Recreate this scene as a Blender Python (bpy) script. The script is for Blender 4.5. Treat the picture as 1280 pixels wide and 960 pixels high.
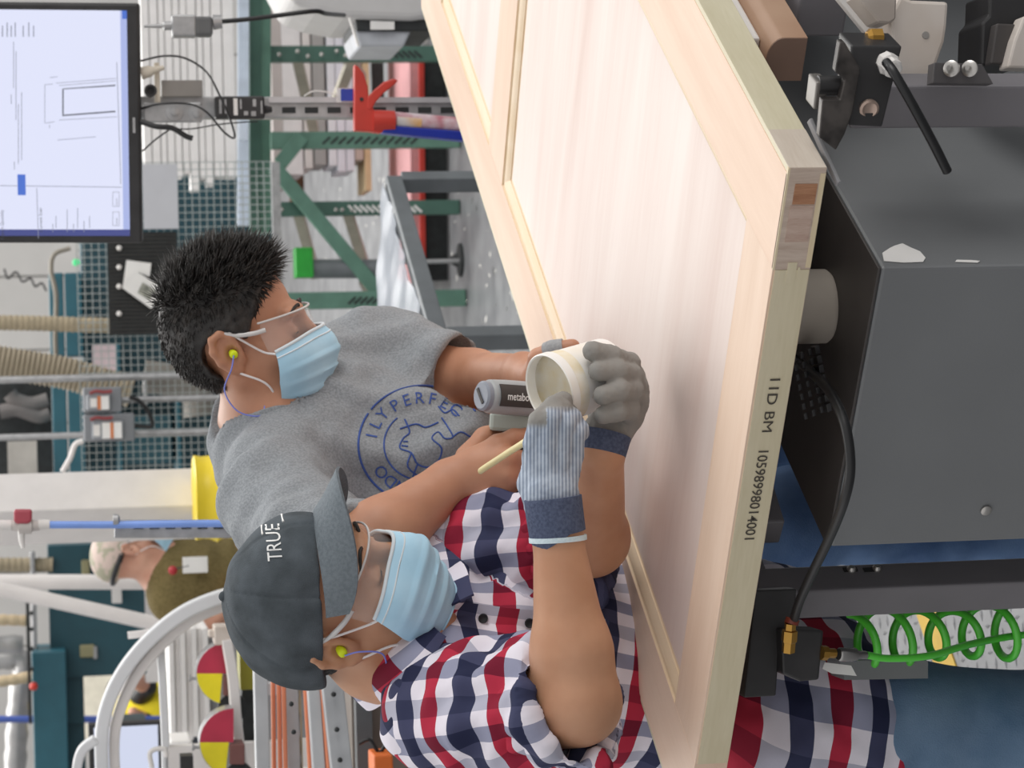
import bpy, bmesh, math, random
import numpy as np
from mathutils import Vector, Matrix
from mathutils.bvhtree import BVHTree
random.seed(7); rng = np.random.default_rng(5)
SC = bpy.context.scene
COL = SC.collection
for o_ in list(bpy.data.objects): bpy.data.objects.remove(o_)

# ---------------------------------------------------------------- camera (phone held on its side: rolled a quarter turn)
CP = np.array([1.1605, -2.1440, 1.657]); FPX = 3069.48
YAW, PITCH, ROLL = (math.radians(a) for a in (-33.4684, -10.3398, -1.4709))
cf = np.array([math.cos(PITCH)*math.sin(YAW), math.cos(PITCH)*math.cos(YAW), math.sin(PITCH)])
_r = np.array([math.cos(YAW), -math.sin(YAW), 0]); _u = np.cross(_r, cf)
cr = math.cos(ROLL)*_r + math.sin(ROLL)*_u; cu = -math.sin(ROLL)*_r + math.cos(ROLL)*_u
HF = np.array([math.sin(YAW), math.cos(YAW), 0]); HR = np.array([math.cos(YAW), -math.sin(YAW), 0]); ZZ = np.array([0, 0, 1.])
cd = bpy.data.cameras.new('camera'); cam = bpy.data.objects.new('camera', cd); COL.objects.link(cam)
cd.sensor_width = 36; cd.sensor_fit = 'HORIZONTAL'; cd.lens = FPX/1280*36; cd.clip_start = .1; cd.clip_end = 200
cam.matrix_world = Matrix(((-cu[0], cr[0], -cf[0], CP[0]), (-cu[1], cr[1], -cf[1], CP[1]), (-cu[2], cr[2], -cf[2], CP[2]), (0, 0, 0, 1)))
cd.dof.use_dof = True; cd.dof.focus_distance = 2.95; cd.dof.aperture_fstop = 14
SC.camera = cam
# ---------------------------------------------------------------- light: bright daylit hall (skylights + high-bay panels)
wd = bpy.data.worlds.new('hall_light'); SC.world = wd; wd.use_nodes = True
bg = wd.node_tree.nodes['Background']; bg.inputs[0].default_value = (1, .99, .985, 1); bg.inputs[1].default_value = .72
def area(name, loc, size, power, tgt=(0, 0, 0), col=(1, .985, .96)):
    l = bpy.data.lights.new(name, 'AREA'); l.shape = 'RECTANGLE'; l.size, l.size_y = size; l.energy = power; l.color = col
    o = bpy.data.objects.new(name, l); COL.objects.link(o); o.location = loc
    o.rotation_euler = (Vector(tgt)-Vector(loc)).to_track_quat('-Z', 'Y').to_euler(); return o
area('skylight', (-2.4, 3.2, 5.6), (4, 5), 90, (-.5, .8, .9))
area('window_light', (5.2, 2.6, 2.6), (4, 3), 170, (0, .6, .5))
area('skylight', (-7, 10, 6.5), (6, 6), 560, (-5, 9, 0))
area('skylight', (-1.5, 9, 6.5), (5, 6), 460, (-3, 9, 0))
SC.view_settings.view_transform = 'Standard'; SC.view_settings.look = 'None'; SC.view_settings.gamma = 1; SC.view_settings.exposure = 0.0
SC.view_settings.use_curve_mapping = False

# ---------------------------------------------------------------- pixel of the photo + distance -> point of the place
def ray(x, y): return cf + ((960-y)-480)/FPX*cr - (x-640)/FPX*cu
def W(x, y, D): d = ray(x, y); return CP + d*(D/(d @ HF))
def Wz(x, y, z): d = ray(x, y); return CP + d*((z-CP[2])/d[2])
def Wy(x, y, Y): d = ray(x, y); return CP + d*((Y-CP[1])/d[1])
def Wx(x, y, X): d = ray(x, y); return CP + d*((X-CP[0])/d[0])
def mpp(x, y, D): return np.linalg.norm(W(x, y+1, D)-W(x, y, D))       # metres per pixel
def V3(*a): return np.array(a, float)
def nrm(v): v = np.asarray(v, float); return v/np.linalg.norm(v)

# ---------------------------------------------------------------- materials
def lin(c):
    if isinstance(c, str): c = [int(c[i:i+2], 16)/255 for i in (0, 2, 4)]
    return tuple(x/12.92 if x <= .04045 else ((x+.055)/1.055)**2.4 for x in c[:3]) + (1,)
MATS = {}
def mat(name, col, rough=.5, metal=0, var=.08, scale=14, bump=0, bscale=120, col2=None, stretch=(1, 1, 1), coat=0, det=3, thr=None, spec=.5):
    if name in MATS: return MATS[name]
    m = bpy.data.materials.new(name); m.use_nodes = True; nt = m.node_tree; b = nt.nodes['Principled BSDF']
    b.inputs['Roughness'].default_value = rough; b.inputs['Metallic'].default_value = metal; b.inputs['Coat Weight'].default_value = coat
    b.inputs['Specular IOR Level'].default_value = spec
    c = lin(col)
    tc = nt.nodes.new('ShaderNodeTexCoord'); mp = nt.nodes.new('ShaderNodeMapping'); mp.inputs['Scale'].default_value = stretch
    nt.links.new(tc.outputs['Object'], mp.inputs[0])
    n = nt.nodes.new('ShaderNodeTexNoise'); n.inputs['Scale'].default_value = scale; n.inputs['Detail'].default_value = det
    nt.links.new(mp.outputs[0], n.inputs['Vector'])
    r = nt.nodes.new('ShaderNodeValToRGB'); c2 = lin(col2) if col2 else tuple(min(1, x*(1+var)) for x in c[:3])+(1,)
    c1 = c if col2 else tuple(x*(1-var) for x in c[:3])+(1,)
    r.color_ramp.elements[0].color = c1; r.color_ramp.elements[1].color = c2
    lo, hi = thr or (.35, .65); r.color_ramp.elements[0].position = lo; r.color_ramp.elements[1].position = hi
    nt.links.new(n.outputs['Fac'], r.inputs[0]); nt.links.new(r.outputs[0], b.inputs['Base Color'])
    if bump:
        n2 = nt.nodes.new('ShaderNodeTexNoise'); n2.inputs['Scale'].default_value = bscale; n2.inputs['Detail'].default_value = 4
        nt.links.new(mp.outputs[0], n2.inputs['Vector'])
        bp = nt.nodes.new('ShaderNodeBump'); bp.inputs['Strength'].default_value = bump; bp.inputs['Distance'].default_value = .004
        nt.links.new(n2.outputs['Fac'], bp.inputs['Height']); nt.links.new(bp.outputs[0], b.inputs['Normal'])
    MATS[name] = m; return m
def wood(name, c1, c2, along, sc=9, rough=.55, ring=0.35):
    """grain streaks along one axis, with soft cathedral figure"""
    if name in MATS: return MATS[name]
    m = bpy.data.materials.new(name); m.use_nodes = True; nt = m.node_tree; b = nt.nodes['Principled BSDF']; b.inputs['Roughness'].default_value = rough
    b.inputs['Specular IOR Level'].default_value = .3
    tc = nt.nodes.new('ShaderNodeTexCoord'); mp = nt.nodes.new('ShaderNodeMapping'); s = [sc, sc, sc]; s[along] = sc*.09; mp.inputs['Scale'].default_value = s
    nt.links.new(tc.outputs['Object'], mp.inputs[0])
    n = nt.nodes.new('ShaderNodeTexNoise'); n.inputs['Scale'].default_value = 1.0; n.inputs['Detail'].default_value = 5; n.inputs['Distortion'].default_value = .6
    n2 = nt.nodes.new('ShaderNodeTexNoise'); n2.inputs['Scale'].default_value = 14.0; n2.inputs['Detail'].default_value = 3
    nt.links.new(mp.outputs[0], n.inputs['Vector']); nt.links.new(mp.outputs[0], n2.inputs['Vector'])
    mx = nt.nodes.new('ShaderNodeMix'); mx.data_type = 'FLOAT'; mx.inputs[0].default_value = ring
    nt.links.new(n.outputs['Fac'], mx.inputs[2]); nt.links.new(n2.outputs['Fac'], mx.inputs[3])
    r = nt.nodes.new('ShaderNodeValToRGB'); r.color_ramp.elements[0].color = lin(c2); r.color_ramp.elements[1].color = lin(c1)
    r.color_ramp.elements[0].position = .3; r.color_ramp.elements[1].position = .62
    nt.links.new(mx.outputs[0], r.inputs[0]); nt.links.new(r.outputs[0], b.inputs['Base Color'])
    bp = nt.nodes.new('ShaderNodeBump'); bp.inputs['Strength'].default_value = .06; bp.inputs['Distance'].default_value = .002
    nt.links.new(n2.outputs['Fac'], bp.inputs['Height']); nt.links.new(bp.outputs[0], b.inputs['Normal'])
    MATS[name] = m; return m
def emit(name, col, st):
    m = bpy.data.materials.new(name); m.use_nodes = True; b = m.node_tree.nodes['Principled BSDF']
    b.inputs['Base Color'].default_value = (.02, .02, .02, 1); b.inputs['Emission Color'].default_value = lin(col); b.inputs['Emission Strength'].default_value = st
    b.inputs['Roughness'].default_value = .25; MATS[name] = m; return m
def glassy(name, col, a, rough=.05):
    """thin clear plastic: mostly see-through, with a surface reflection"""
    m = bpy.data.materials.new(name); m.use_nodes = True; nt = m.node_tree; b = nt.nodes['Principled BSDF']
    b.inputs['Base Color'].default_value = lin(col); b.inputs['Roughness'].default_value = rough; b.inputs['Alpha'].default_value = a
    MATS[name] = m; return m

# ---------------------------------------------------------------- mesh building
class MB:
    def __init__(s): s.v = []; s.f = []; s.m = []
    def add(s, v, f, mi=0):
        n = len(s.v); s.v += [tuple(map(float, p)) for p in v]; s.f += [tuple(i+n for i in q) for q in f]; s.m += [mi]*len(f); return s
    def box(s, c, size, ax=None, mi=0):
        c = np.asarray(c, float); X, Y, Z = ax if ax is not None else (V3(1, 0, 0), V3(0, 1, 0), V3(0, 0, 1)); a, b_, d = (q/2 for q in size)
        v = [c+X*a*i+Y*b_*j+Z*d*k for k in (-1, 1) for j in (-1, 1) for i in (-1, 1)]
        f = [(0, 2, 3, 1), (4, 5, 7, 6), (0, 1, 5, 4), (2, 6, 7, 3), (0, 4, 6, 2), (1, 3, 7, 5)]
        if np.dot(np.cross(X, Y), Z) < 0: f = [q[::-1] for q in f]
        return s.add(v, f, mi)
    def span(s, p, q, mi=0): p = np.asarray(p, float); q = np.asarray(q, float); return s.box((p+q)/2, np.abs(q-p), mi=mi)
    def beam(s, a, b_, w, h, up=(0, 0, 1), mi=0):
        a = np.asarray(a, float); b_ = np.asarray(b_, float); d = nrm(b_-a); x = nrm(np.cross(d, up)); z = np.cross(x, d)
        return s.box((a+b_)/2, (w, np.linalg.norm(b_-a), h), (x, d, z), mi)
    def tube(s, pts, r, n=10, mi=0, caps=True):
        pts = [np.asarray(p, float) for p in pts]; k = len(pts); rs = r if hasattr(r, '__len__') else [r]*k
        t0 = nrm(pts[1]-pts[0]); nx = nrm(np.cross(t0, (0, 0, 1) if abs(t0[2]) < .9 else (1, 0, 0))); v = []
        for i, p in enumerate(pts):
            t = nrm(pts[min(i+1, k-1)]-pts[max(i-1, 0)]); nx = nrm(nx-t*(nx @ t)); ny = np.cross(t, nx)
            v += [p+rs[i]*(math.cos(2*math.pi*j/n)*nx+math.sin(2*math.pi*j/n)*ny) for j in range(n)]
        f = [(i*n+j, i*n+(j+1) % n, (i+1)*n+(j+1) % n, (i+1)*n+j) for i in range(k-1) for j in range(n)]
        if caps: f += [tuple(range(n-1, -1, -1)), tuple((k-1)*n+j for j in range(n))]
        return s.add(v, f, mi)
    def cyl(s, a, b_, r, r2=None, n=20, mi=0): return s.tube([a, b_], [r, r if r2 is None else r2], n, mi)
    def lathe(s, o, ax, prof, n=28, mi=0):
        """prof: (distance along axis, radius) pairs"""
        o = np.asarray(o, float); ax = nrm(ax); nx = nrm(np.cross(ax, (0, 0, 1) if abs(ax[2]) < .9 else (1, 0, 0))); ny = np.cross(ax, nx); k = len(prof)
        v = [o+ax*h+r*(math.cos(2*math.pi*j/n)*nx+math.sin(2*math.pi*j/n)*ny) for h, r in prof for j in range(n)]
        f = [(i*n+j, i*n+(j+1) % n, (i+1)*n+(j+1) % n, (i+1)*n+j) for i in range(k-1) for j in range(n)]
        f += [tuple(range(n-1, -1, -1)), tuple((k-1)*n+j for j in range(n))]
        return s.add(v, f, mi)
    def prism(s, poly, ext, mi=0):
        """polygon (3D points) pushed along ext"""
        P = [np.asarray(p, float) for p in poly]; n = len(P); ext = np.asarray(ext, float)
        nn = sum(np.cross(P[i]-P[0], P[(i+1) % n]-P[0]) for i in range(1, n))
        if nn @ ext > 0: P = P[::-1]
        return s.add(P+[p+ext for p in P], [tuple(range(n)), tuple(range(2*n-1, n-1, -1))]+[((i+1) % n, i, n+i, n+(i+1) % n) for i in range(n)], mi)
    def ball(s, c, r, n=12, mi=0, ax=None):
        c = np.asarray(c, float); r = np.broadcast_to(r, 3); X, Y, Z = ax if ax is not None else np.eye(3); v = []
        for i in range(1, n):
            for j in range(2*n):
                t, p = math.pi*i/n, math.pi*j/n; v.append(c+X*r[0]*math.sin(t)*math.cos(p)+Y*r[1]*math.sin(t)*math.sin(p)+Z*r[2]*math.cos(t))
        v += [c+Z*r[2], c-Z*r[2]]; m = 2*n; N = len(v)
        f = [(i*m+j, (i+1)*m+j, (i+1)*m+(j+1) % m, i*m+(j+1) % m) for i in range(n-2) for j in range(m)]
        f += [(N-2, j, (j+1) % m) for j in range(m)]+[(N-1, (n-2)*m+(j+1) % m, (n-2)*m+j) for j in range(m)]
        return s.add(v, f, mi)
    def grid(s, fn, nu, nv, thick=0, mi=0):
        """surface fn(u,v), u,v in 0..1; thick gives it a real second side"""
        P = np.array([[fn(i/nu, j/nv) for j in range(nv+1)] for i in range(nu+1)], float)
        du = np.gradient(P, axis=0); dv = np.gradient(P, axis=1); N = np.cross(du, dv); N /= np.linalg.norm(N, axis=2, keepdims=True)+1e-12
        m = nv+1; idx = lambda i, j: i*m+j; K = (nu+1)*m
        f = [(idx(i, j), idx(i+1, j), idx(i+1, j+1), idx(i, j+1)) for i in range(nu) for j in range(nv)]
        if not thick: return s.add(P.reshape(-1, 3), f, mi)
        v = np.concatenate([P.reshape(-1, 3), (P-N*thick).reshape(-1, 3)])
        g = f+[tuple(K+i for i in q[::-1]) for q in f]
        bd = [idx(i, 0) for i in range(nu+1)]+[idx(nu, j) for j in range(1, nv+1)]+[idx(i, nv) for i in range(nu-1, -1, -1)]+[idx(0, j) for j in range(nv-1, 0, -1)]
        L = len(bd); g += [(bd[(i+1) % L], bd[i], K+bd[i], K+bd[(i+1) % L]) for i in range(L)]
        return s.add(v, g, mi)
def newmesh(name, v, f, mi=None):
    me = bpy.data.meshes.new(name); me.from_pydata(v, [], f); 
    if mi and any(mi): me.polygons.foreach_set('material_index', mi)
    me.update(); return me
def quadmesh(name, v, q):
    me = bpy.data.meshes.new(name); v = np.ascontiguousarray(v, np.float32); q = np.ascontiguousarray(q, np.int32); n = len(q)
    me.vertices.add(len(v)); me.vertices.foreach_set('co', v.ravel()); me.loops.add(4*n); me.loops.foreach_set('vertex_index', q.ravel())
    me.polygons.add(n); me.polygons.foreach_set('loop_start', np.arange(n, dtype=np.int32)*4); me.update(calc_edges=True); me.validate(); return me
def wloc(p):
    l = Vector((0, 0, 0))
    while p: l += p.location; p = p.parent
    return l
def obj(name, mb, mats, parent=None, smooth=None, bev=0, seg=2, label=None):
    """links ONE mesh object; geometry is given in world coordinates"""
    me = mb if isinstance(mb, bpy.types.Mesh) else newmesh(name, mb.v, mb.f, mb.m)
    for m in (mats if isinstance(mats, (list, tuple)) else [mats]): me.materials.append(m)
    o = bpy.data.objects.new(name, me); COL.objects.link(o)
    if parent: o.parent = parent; o.location = -wloc(parent)
    if bev:
        b = o.modifiers.new('bevel', 'BEVEL'); b.width = bev; b.segments = seg; b.limit_method = 'ANGLE'; b.angle_limit = .6
    if smooth is not None:
        if smooth >= 180: me.shade_smooth()
        else: me.set_sharp_from_angle(angle=math.radians(smooth))
    if label: o['label'] = label
    return o
def thing(name, label, cat, loc=(0, 0, 0), group=None):
    o = bpy.data.objects.new(name, None); COL.objects.link(o); o.location = tuple(map(float, loc)); o.empty_display_size = .05
    o['label'] = label; o['category'] = cat
    if group: o['group'] = group
    return o
def tag(o, label, cat, group=None):
    o['label'] = label; o['category'] = cat
    if group: o['group'] = group
    return o
def struct(o): o['kind'] = 'structure'; return o
def rebase(o, p):
    """move a single-mesh thing's origin to point p without moving its shape"""
    p = Vector(tuple(map(float, p))); o.data.transform(Matrix.Translation(-p)); o.location = p; return o
def spline(pts, n=8):
    P = [np.asarray(p, float) for p in pts]; P = [2*P[0]-P[1]]+P+[2*P[-1]-P[-2]]; out = []
    for i in range(1, len(P)-2):
        a, b_, c, d = P[i-1:i+3]
        for k in range(n):
            t = k/n; out.append(.5*(2*b_+(c-a)*t+(2*a-5*b_+4*c-d)*t*t+(3*b_-a-3*c+d)*t**3))
    out.append(P[-2]); return out
def textmesh(txt, size=1, ext=0, align='LEFT', bold=0):
    cu_ = bpy.data.curves.new('txt', 'FONT'); cu_.body = txt; cu_.size = size; cu_.extrude = ext; cu_.align_x = align; cu_.resolution_u = 3; cu_.offset = bold*size
    o = bpy.data.objects.new('txt', cu_); COL.objects.link(o); dg = bpy.context.evaluated_depsgraph_get()
    me = bpy.data.meshes.new_from_object(o.evaluated_get(dg)); bpy.data.objects.remove(o); bpy.data.curves.remove(cu_); return me
def textplace(name, txt, size, o, X, Y, m, parent, align='LEFT', sx=1, lift=.0006, bold=0):
    """flat printed lettering: baseline start o, reading direction X, up Y"""
    me = textmesh(txt, size, 0, align, bold); X = nrm(X); Y = nrm(Y); N = np.cross(X, Y)
    for v in me.vertices: v.co = Vector(np.asarray(o)+X*v.co.x*sx+Y*v.co.y+N*lift)
    return obj(name, me, m, parent)
# ---------------------------------------------------------------- continuous figures: signed-distance shapes blended and meshed once
def ax3(F, U): F = nrm(F); U = nrm(np.asarray(U)-F*(F @ np.asarray(U))); return np.array([F, np.cross(U, F), U])   # rows: front, left, up
class Cone:
    def __init__(s, a, b, ra, rb, k=.015, op='u', flat=None):
        s.a = np.asarray(a, float); s.b = np.asarray(b, float); s.ra, s.rb, s.k, s.op, s.flat = ra, rb, k, op, flat
        s.c = (s.a+s.b)/2; s.R = np.linalg.norm(s.b-s.a)/2+max(ra, rb)
    def d(s, p):
        q = p
        if s.flat is not None:
            n, f = s.flat; q = p+np.outer((p-s.c) @ n, n)*(1/f-1)
        ba = s.b-s.a; t = np.clip(((q-s.a) @ ba)/max(ba @ ba, 1e-12), 0, 1); w = q-s.a-t[:, None]*ba
        r = np.sqrt(np.einsum('ij,ij->i', w, w))-(s.ra+t*(s.rb-s.ra))
        return r*(s.flat[1]**.5) if s.flat is not None else r
    def grow(s, e): return Cone(s.a, s.b, s.ra+e, s.rb+e, s.k, s.op, s.flat)
class Ell:
    def __init__(s, c, r, A=None, k=.015, op='u'):
        s.c = np.asarray(c, float); s.r = np.asarray(r, float); s.A = np.eye(3) if A is None else np.asarray(A); s.k, s.op = k, op; s.R = max(s.r)
    def d(s, p):
        q = (p-s.c) @ s.A.T; a = q/s.r; k0 = np.sqrt(np.einsum('ij,ij->i', a, a)); a = a/s.r; k1 = np.sqrt(np.einsum('ij,ij->i', a, a))+1e-9
        return np.where(k0 < 1e-3, -min(s.r), k0*(k0-1)/k1)
    def grow(s, e): return Ell(s.c, s.r+e, s.A, s.k, s.op)
class Cut:
    """half space removed: keeps the side opposite to n (only within R of c)"""
    def __init__(s, c, n, k=.004, R=9): s.c = np.asarray(c, float); s.n = nrm(n); s.k = k; s.op = 's'; s.R = R
    def d(s, p):
        w = p-s.c; d = -(w @ s.n)
        return d if s.R > 5 else np.maximum(d, np.sqrt(np.einsum('ij,ij->i', w, w))-s.R)
    def grow(s, e): return s
def chain(pts, rad, k=.012, flat=None): return [Cone(pts[i], pts[i+1], rad[i], rad[i+1], k, 'u', flat) for i in range(len(pts)-1)]
def field(prims, p):
    d = np.full(len(p), 9.)
    for q in prims:
        e = q.d(p); k = q.k
        if q.op == 'u':
            h = np.clip(k-np.abs(d-e), 0, None)/k; d = np.minimum(d, e)-h*h*k*.25
        else:
            e = -e; h = np.clip(k-np.abs(d-e), 0, None)/k; d = np.maximum(d, e)+h*h*k*.25
    return d
def sdf(prims, h, B=14):
    U = [q for q in prims if q.op == 'u']; lo = np.min([q.c-q.R for q in U], 0)-.02; hi = np.max([q.c+q.R for q in U], 0)+.02
    nb = np.ceil((hi-lo)/(h*B)).astype(int); g = np.stack(np.meshgrid(*[np.arange(n) for n in nb], indexing='ij'), -1).reshape(-1, 3)
    ctr = lo+(g+.5)*h*B; br = h*B*.8661; dc = np.full(len(ctr), 9.)
    dc = field(prims, ctr); g = g[np.abs(dc) < br*1.6+.02]
    L = np.stack(np.meshgrid(*[np.arange(B+1)]*3, indexing='ij'), -1).reshape(-1, 3)
    keys, vs, quads = [], [], []; S = 4096
    pk = lambda a: (a[..., 0].astype(np.int64)*S+a[..., 1])*S+a[..., 2]
    off = np.array([[i, j, k] for i in (0, 1) for j in (0, 1) for k in (0, 1)])
    edges = [(a, b) for a in range(8) for b in range(a+1, 8) if np.abs(off[a]-off[b]).sum() == 1]
    for gb in g:
        base = gb*B; c0 = lo+(base+B/2)*h
        near = [q for q in prims if q.R > 5 or np.linalg.norm(q.c-c0)-q.R < br+q.k+.03]
        if not any(q.op == 'u' for q in near): continue
        v = field(near, lo+(base+L)*h).reshape(B+1, B+1, B+1); s = v < 0
        if s.all() or not s.any(): continue
        c = s[:-1, :-1, :-1].astype(np.int8)
        c = sum(s[i:B+i, j:B+j, k:B+k].astype(np.int8) for i, j, k in off); ci = np.argwhere((c > 0) & (c < 8))
        if len(ci):
            cv = np.stack([v[ci[:, 0]+o[0], ci[:, 1]+o[1], ci[:, 2]+o[2]] for o in off], 1); acc = np.zeros((len(ci), 3)); cnt = np.zeros(len(ci))
            for a, b in edges:
                x = (cv[:, a] < 0) != (cv[:, b] < 0); t = cv[:, a]/np.where(x, cv[:, a]-cv[:, b], 1)
                acc += np.where(x[:, None], off[a]+t[:, None]*(off[b]-off[a]), 0); cnt += x
            keys.append(pk(base+ci+1)); vs.append(lo+(base+ci+acc/cnt[:, None])*h)
        for ax in range(3):
            sl = [slice(0, B)]*3; sl2 = list(sl); sl2[ax] = slice(1, B+1); a = s[tuple(sl)]; b = s[tuple(sl2)]
            e = np.argwhere(a != b)
            if not len(e): continue
            j, k = (ax+1) % 3, (ax+2) % 3; ej = np.zeros(3, int); ej[j] = 1; ek = np.zeros(3, int); ek[k] = 1; w = base+e+1
            q = np.stack([pk(w-ej-ek), pk(w-ek), pk(w), pk(w-ej)], 1); fl = ~a[e[:, 0], e[:, 1], e[:, 2]]; q[fl] = q[fl][:, ::-1]; quads.append(q)
    keys = np.concatenate(keys); vs = np.concatenate(vs); quads = np.concatenate(quads); o = np.argsort(keys); keys = keys[o]; vs = vs[o]
    i = np.clip(np.searchsorted(keys, quads), 0, len(keys)-1); ok = (keys[i] == quads).all(1); return vs, i[ok]
def vnoise(p, seed=0):
    """smooth value noise, -1..1"""
    f = np.floor(p).astype(np.int64); t = p-f; t = t*t*(3-2*t); r = 0
    def hsh(i, j, k): 
        n = (i*374761393+j*668265263+k*2147483647+seed*1274126177) & 0x7fffffff; n = ((n ^ (n >> 13))*1274126177) & 0x7fffffff; return ((n ^ (n >> 16)) & 0xffff)/32767.5-1
    for i in (0, 1):
        for j in (0, 1):
            for k in (0, 1):
                w = np.where(i, t[:, 0], 1-t[:, 0])*np.where(j, t[:, 1], 1-t[:, 1])*np.where(k, t[:, 2], 1-t[:, 2]); r = r+w*hsh(f[:, 0]+i, f[:, 1]+j, f[:, 2]+k)
    return r
def vnorm(v, q):
    n = np.cross(v[q[:, 2]]-v[q[:, 0]], v[q[:, 3]]-v[q[:, 1]]); N = np.zeros_like(v)
    for i in range(4): np.add.at(N, q[:, i], n)
    return N/(np.linalg.norm(N, axis=1, keepdims=True)+1e-12)
def skinmesh(name, prims, h, mats, parent, disp=None, attr=None, label=None):
    v, q = sdf(prims, h)
    if disp is not None: v = v+vnorm(v, q)*disp(v)[:, None]
    me = quadmesh(name, v, q)
    if attr is not None:
        a = me.attributes.new('cloth', 'FLOAT_VECTOR', 'POINT'); a.data.foreach_set('vector', np.ascontiguousarray(attr(v), np.float32).ravel())
    o = obj(name, me, mats, parent, smooth=180, label=label); return o
def bvh_of(o):
    me = o.data; off = wloc(o) if o.parent else o.location; return BVHTree.FromPolygons([v.co+off for v in me.vertices], [tuple(p.vertices) for p in me.polygons])
def onto(bvh, x, y, lift=.0012):
    """point of a surface seen at a pixel of the photo"""
    d = nrm(ray(x, y)); h = bvh.ray_cast(Vector(CP), Vector(d)); 
    return None if h[0] is None else np.array(h[0])-d*lift
# ---------------------------------------------------------------- setting: floor, walls
M_conc = mat('concrete', '66676a', .42, col2='8c8d8f', scale=5, det=12, bump=.03, bscale=60, thr=(.3, .7))
fl = MB().box((-5, 9, -.05), (40, 44, .1)); struct(obj('floor', fl, M_conc))
def bgbox(x0, y0, x1, y1, D, depth):
    """upright box of the hall that faces the camera side; pixel rectangle of its front at distance D"""
    c = W((x0+x1)/2, (y0+y1)/2, D); k = mpp((x0+x1)/2, (y0+y1)/2, D)
    return c+HF*depth/2, ((y1-y0)*k, depth, (x1-x0)*k)
M_wall = mat('wall_paint', 'b9b7b4', .7, var=.05, scale=2)
wc = W(200, 480, 21)
wl = struct(obj('wall_back', MB().box(wc*V3(1, 1, 0)+HF*.06+ZZ*4, (26, .06, 8.0), (HR, HF, ZZ)), M_wall)); wp0 = None
for i in range(-14, 15):
    if wp0 is None: wp0 = obj('panel', MB().box(wc*V3(1, 1, 0)+HR*i*.62+ZZ*4+HF*.01, (.61, .06, 8.0), (HR, HF, ZZ)), M_wall, wl, bev=.015); continue
    q = wp0.copy(); COL.objects.link(q); q.parent = wl; q.location = tuple(HR*(i+14)*.62)
# white flecks drawn in as reflections of the polished floor
fk = MB()
for i in range(420):
    x, y = rng.uniform(360, 700), rng.uniform(30, 470); p = Wz(x, y, .001); a = rng.uniform(0, 6.3); L_ = rng.uniform(.006, .03); t = V3(math.cos(a), math.sin(a), 0); n_ = V3(-t[1], t[0], 0)
    if np.linalg.norm(p-CP) > 16: continue
    fk.add([p-t*L_, p-n_*L_*.25, p+t*L_, p+n_*L_*.25+ZZ*.003], [(0, 1, 2, 3)])
o = obj('reflection_flecks', fk, mat('shaving', 'e6e3dd', .8)); o['kind'] = 'stuff'; tag(o, 'white flecks painted as reflections on the grey floor behind the door', 'reflections')

# ---------------------------------------------------------------- the door on the table
DW, DL, DT, DS, DZ = .934, 2.426, .0414, .1206, .92
RB, YM, RM, RT = .1115, 1.453, .141, .238
door = thing('wooden_door', 'pale maple panel door lying flat across the assembly table', 'door', (0, 0, DZ-DT))
w_st = wood('maple_stile', 'e6cbb5', 'dbbca4', 1, 14, .55, .2); w_rl = wood('maple_rail', 'e7ceb9', 'dbbea6', 0, 14, .55, .2)
w_pn = wood('maple_panel', 'e8dad2', 'd8c2b8', 0, 7, .5, .15); w_mo = wood('maple_moulding', 'ead6bb', 'e0c7a3', 1, 16, .5, .2)
w_ed = wood('poplar_edge', 'd6ceb4', 'c9c0a2', 1, 20); w_er = wood('poplar_rail_edge', 'd9ceb2', 'cbbf9f', 0, 20)
w_eg = wood('end_grain', 'cdbcae', 'b39d8e', 2, 60); w_lv = wood('core_grain', 'c9b2a4', 'ab8b7c', 2, 90); w_rb = wood('core_brown', 'b98a6a', '8e5c42', 2, 80); w_lt = wood('edge_light', 'e3d3b4', 'd3bf99', 0, 20)
zt, zb = DZ, DZ-DT
for a, b_ in ((-DW, -DW+DS), (-DS, -.0)):
    x0 = a+.007 if a < -.5 else a; x1 = b_ if a < -.5 else b_-.007
    obj('stile', MB().span((x0, .0, zb), (x1, DL, zt)), w_st, door, bev=.0006)
    e0 = (-DW, 0, zb) if a < -.5 else (-.007, 0, zb); e1 = (-DW+.007, DL, zt-.0008) if a < -.5 else (0, DL, zt-.0008)
    obj('edge_strip', MB().span(e0, e1), w_ed, door, bev=.0005, label='greenish poplar edge strip')
obj('edge_strip', MB().span((-.0065, .0, zb+.0002), (.0006, .085, zt-.0010)), wood('edge_greyed', 'd2c6b8', 'c3b4a4', 1, 30), door, label='greyer jointed end of the edge strip')
for n, y0, y1 in (('bottom_rail', 0, RB), ('lock_rail', YM, YM+RM), ('top_rail', DL-RT, DL)):
    obj(n, MB().span((-DW+DS, y0, zb), (-DS, y1, zt-.0002)), w_rl, door, bev=.0005)
obj('rail_edge', MB().span((-DW+DS+.0005, -.0012, zb+.001), (-DS-.0005, .002, zt-.003)), w_er, door, label='greenish edge of bottom rail with stamped number')
PROF = [(.0003, -.0004), (.0006, -.0030), (.0025, -.0042), (.007, -.0030), (.013, -.0048), (.018, -.0085), (.0205, -.0095), (.0205, -.0115), (.024, -.0122)]
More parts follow.
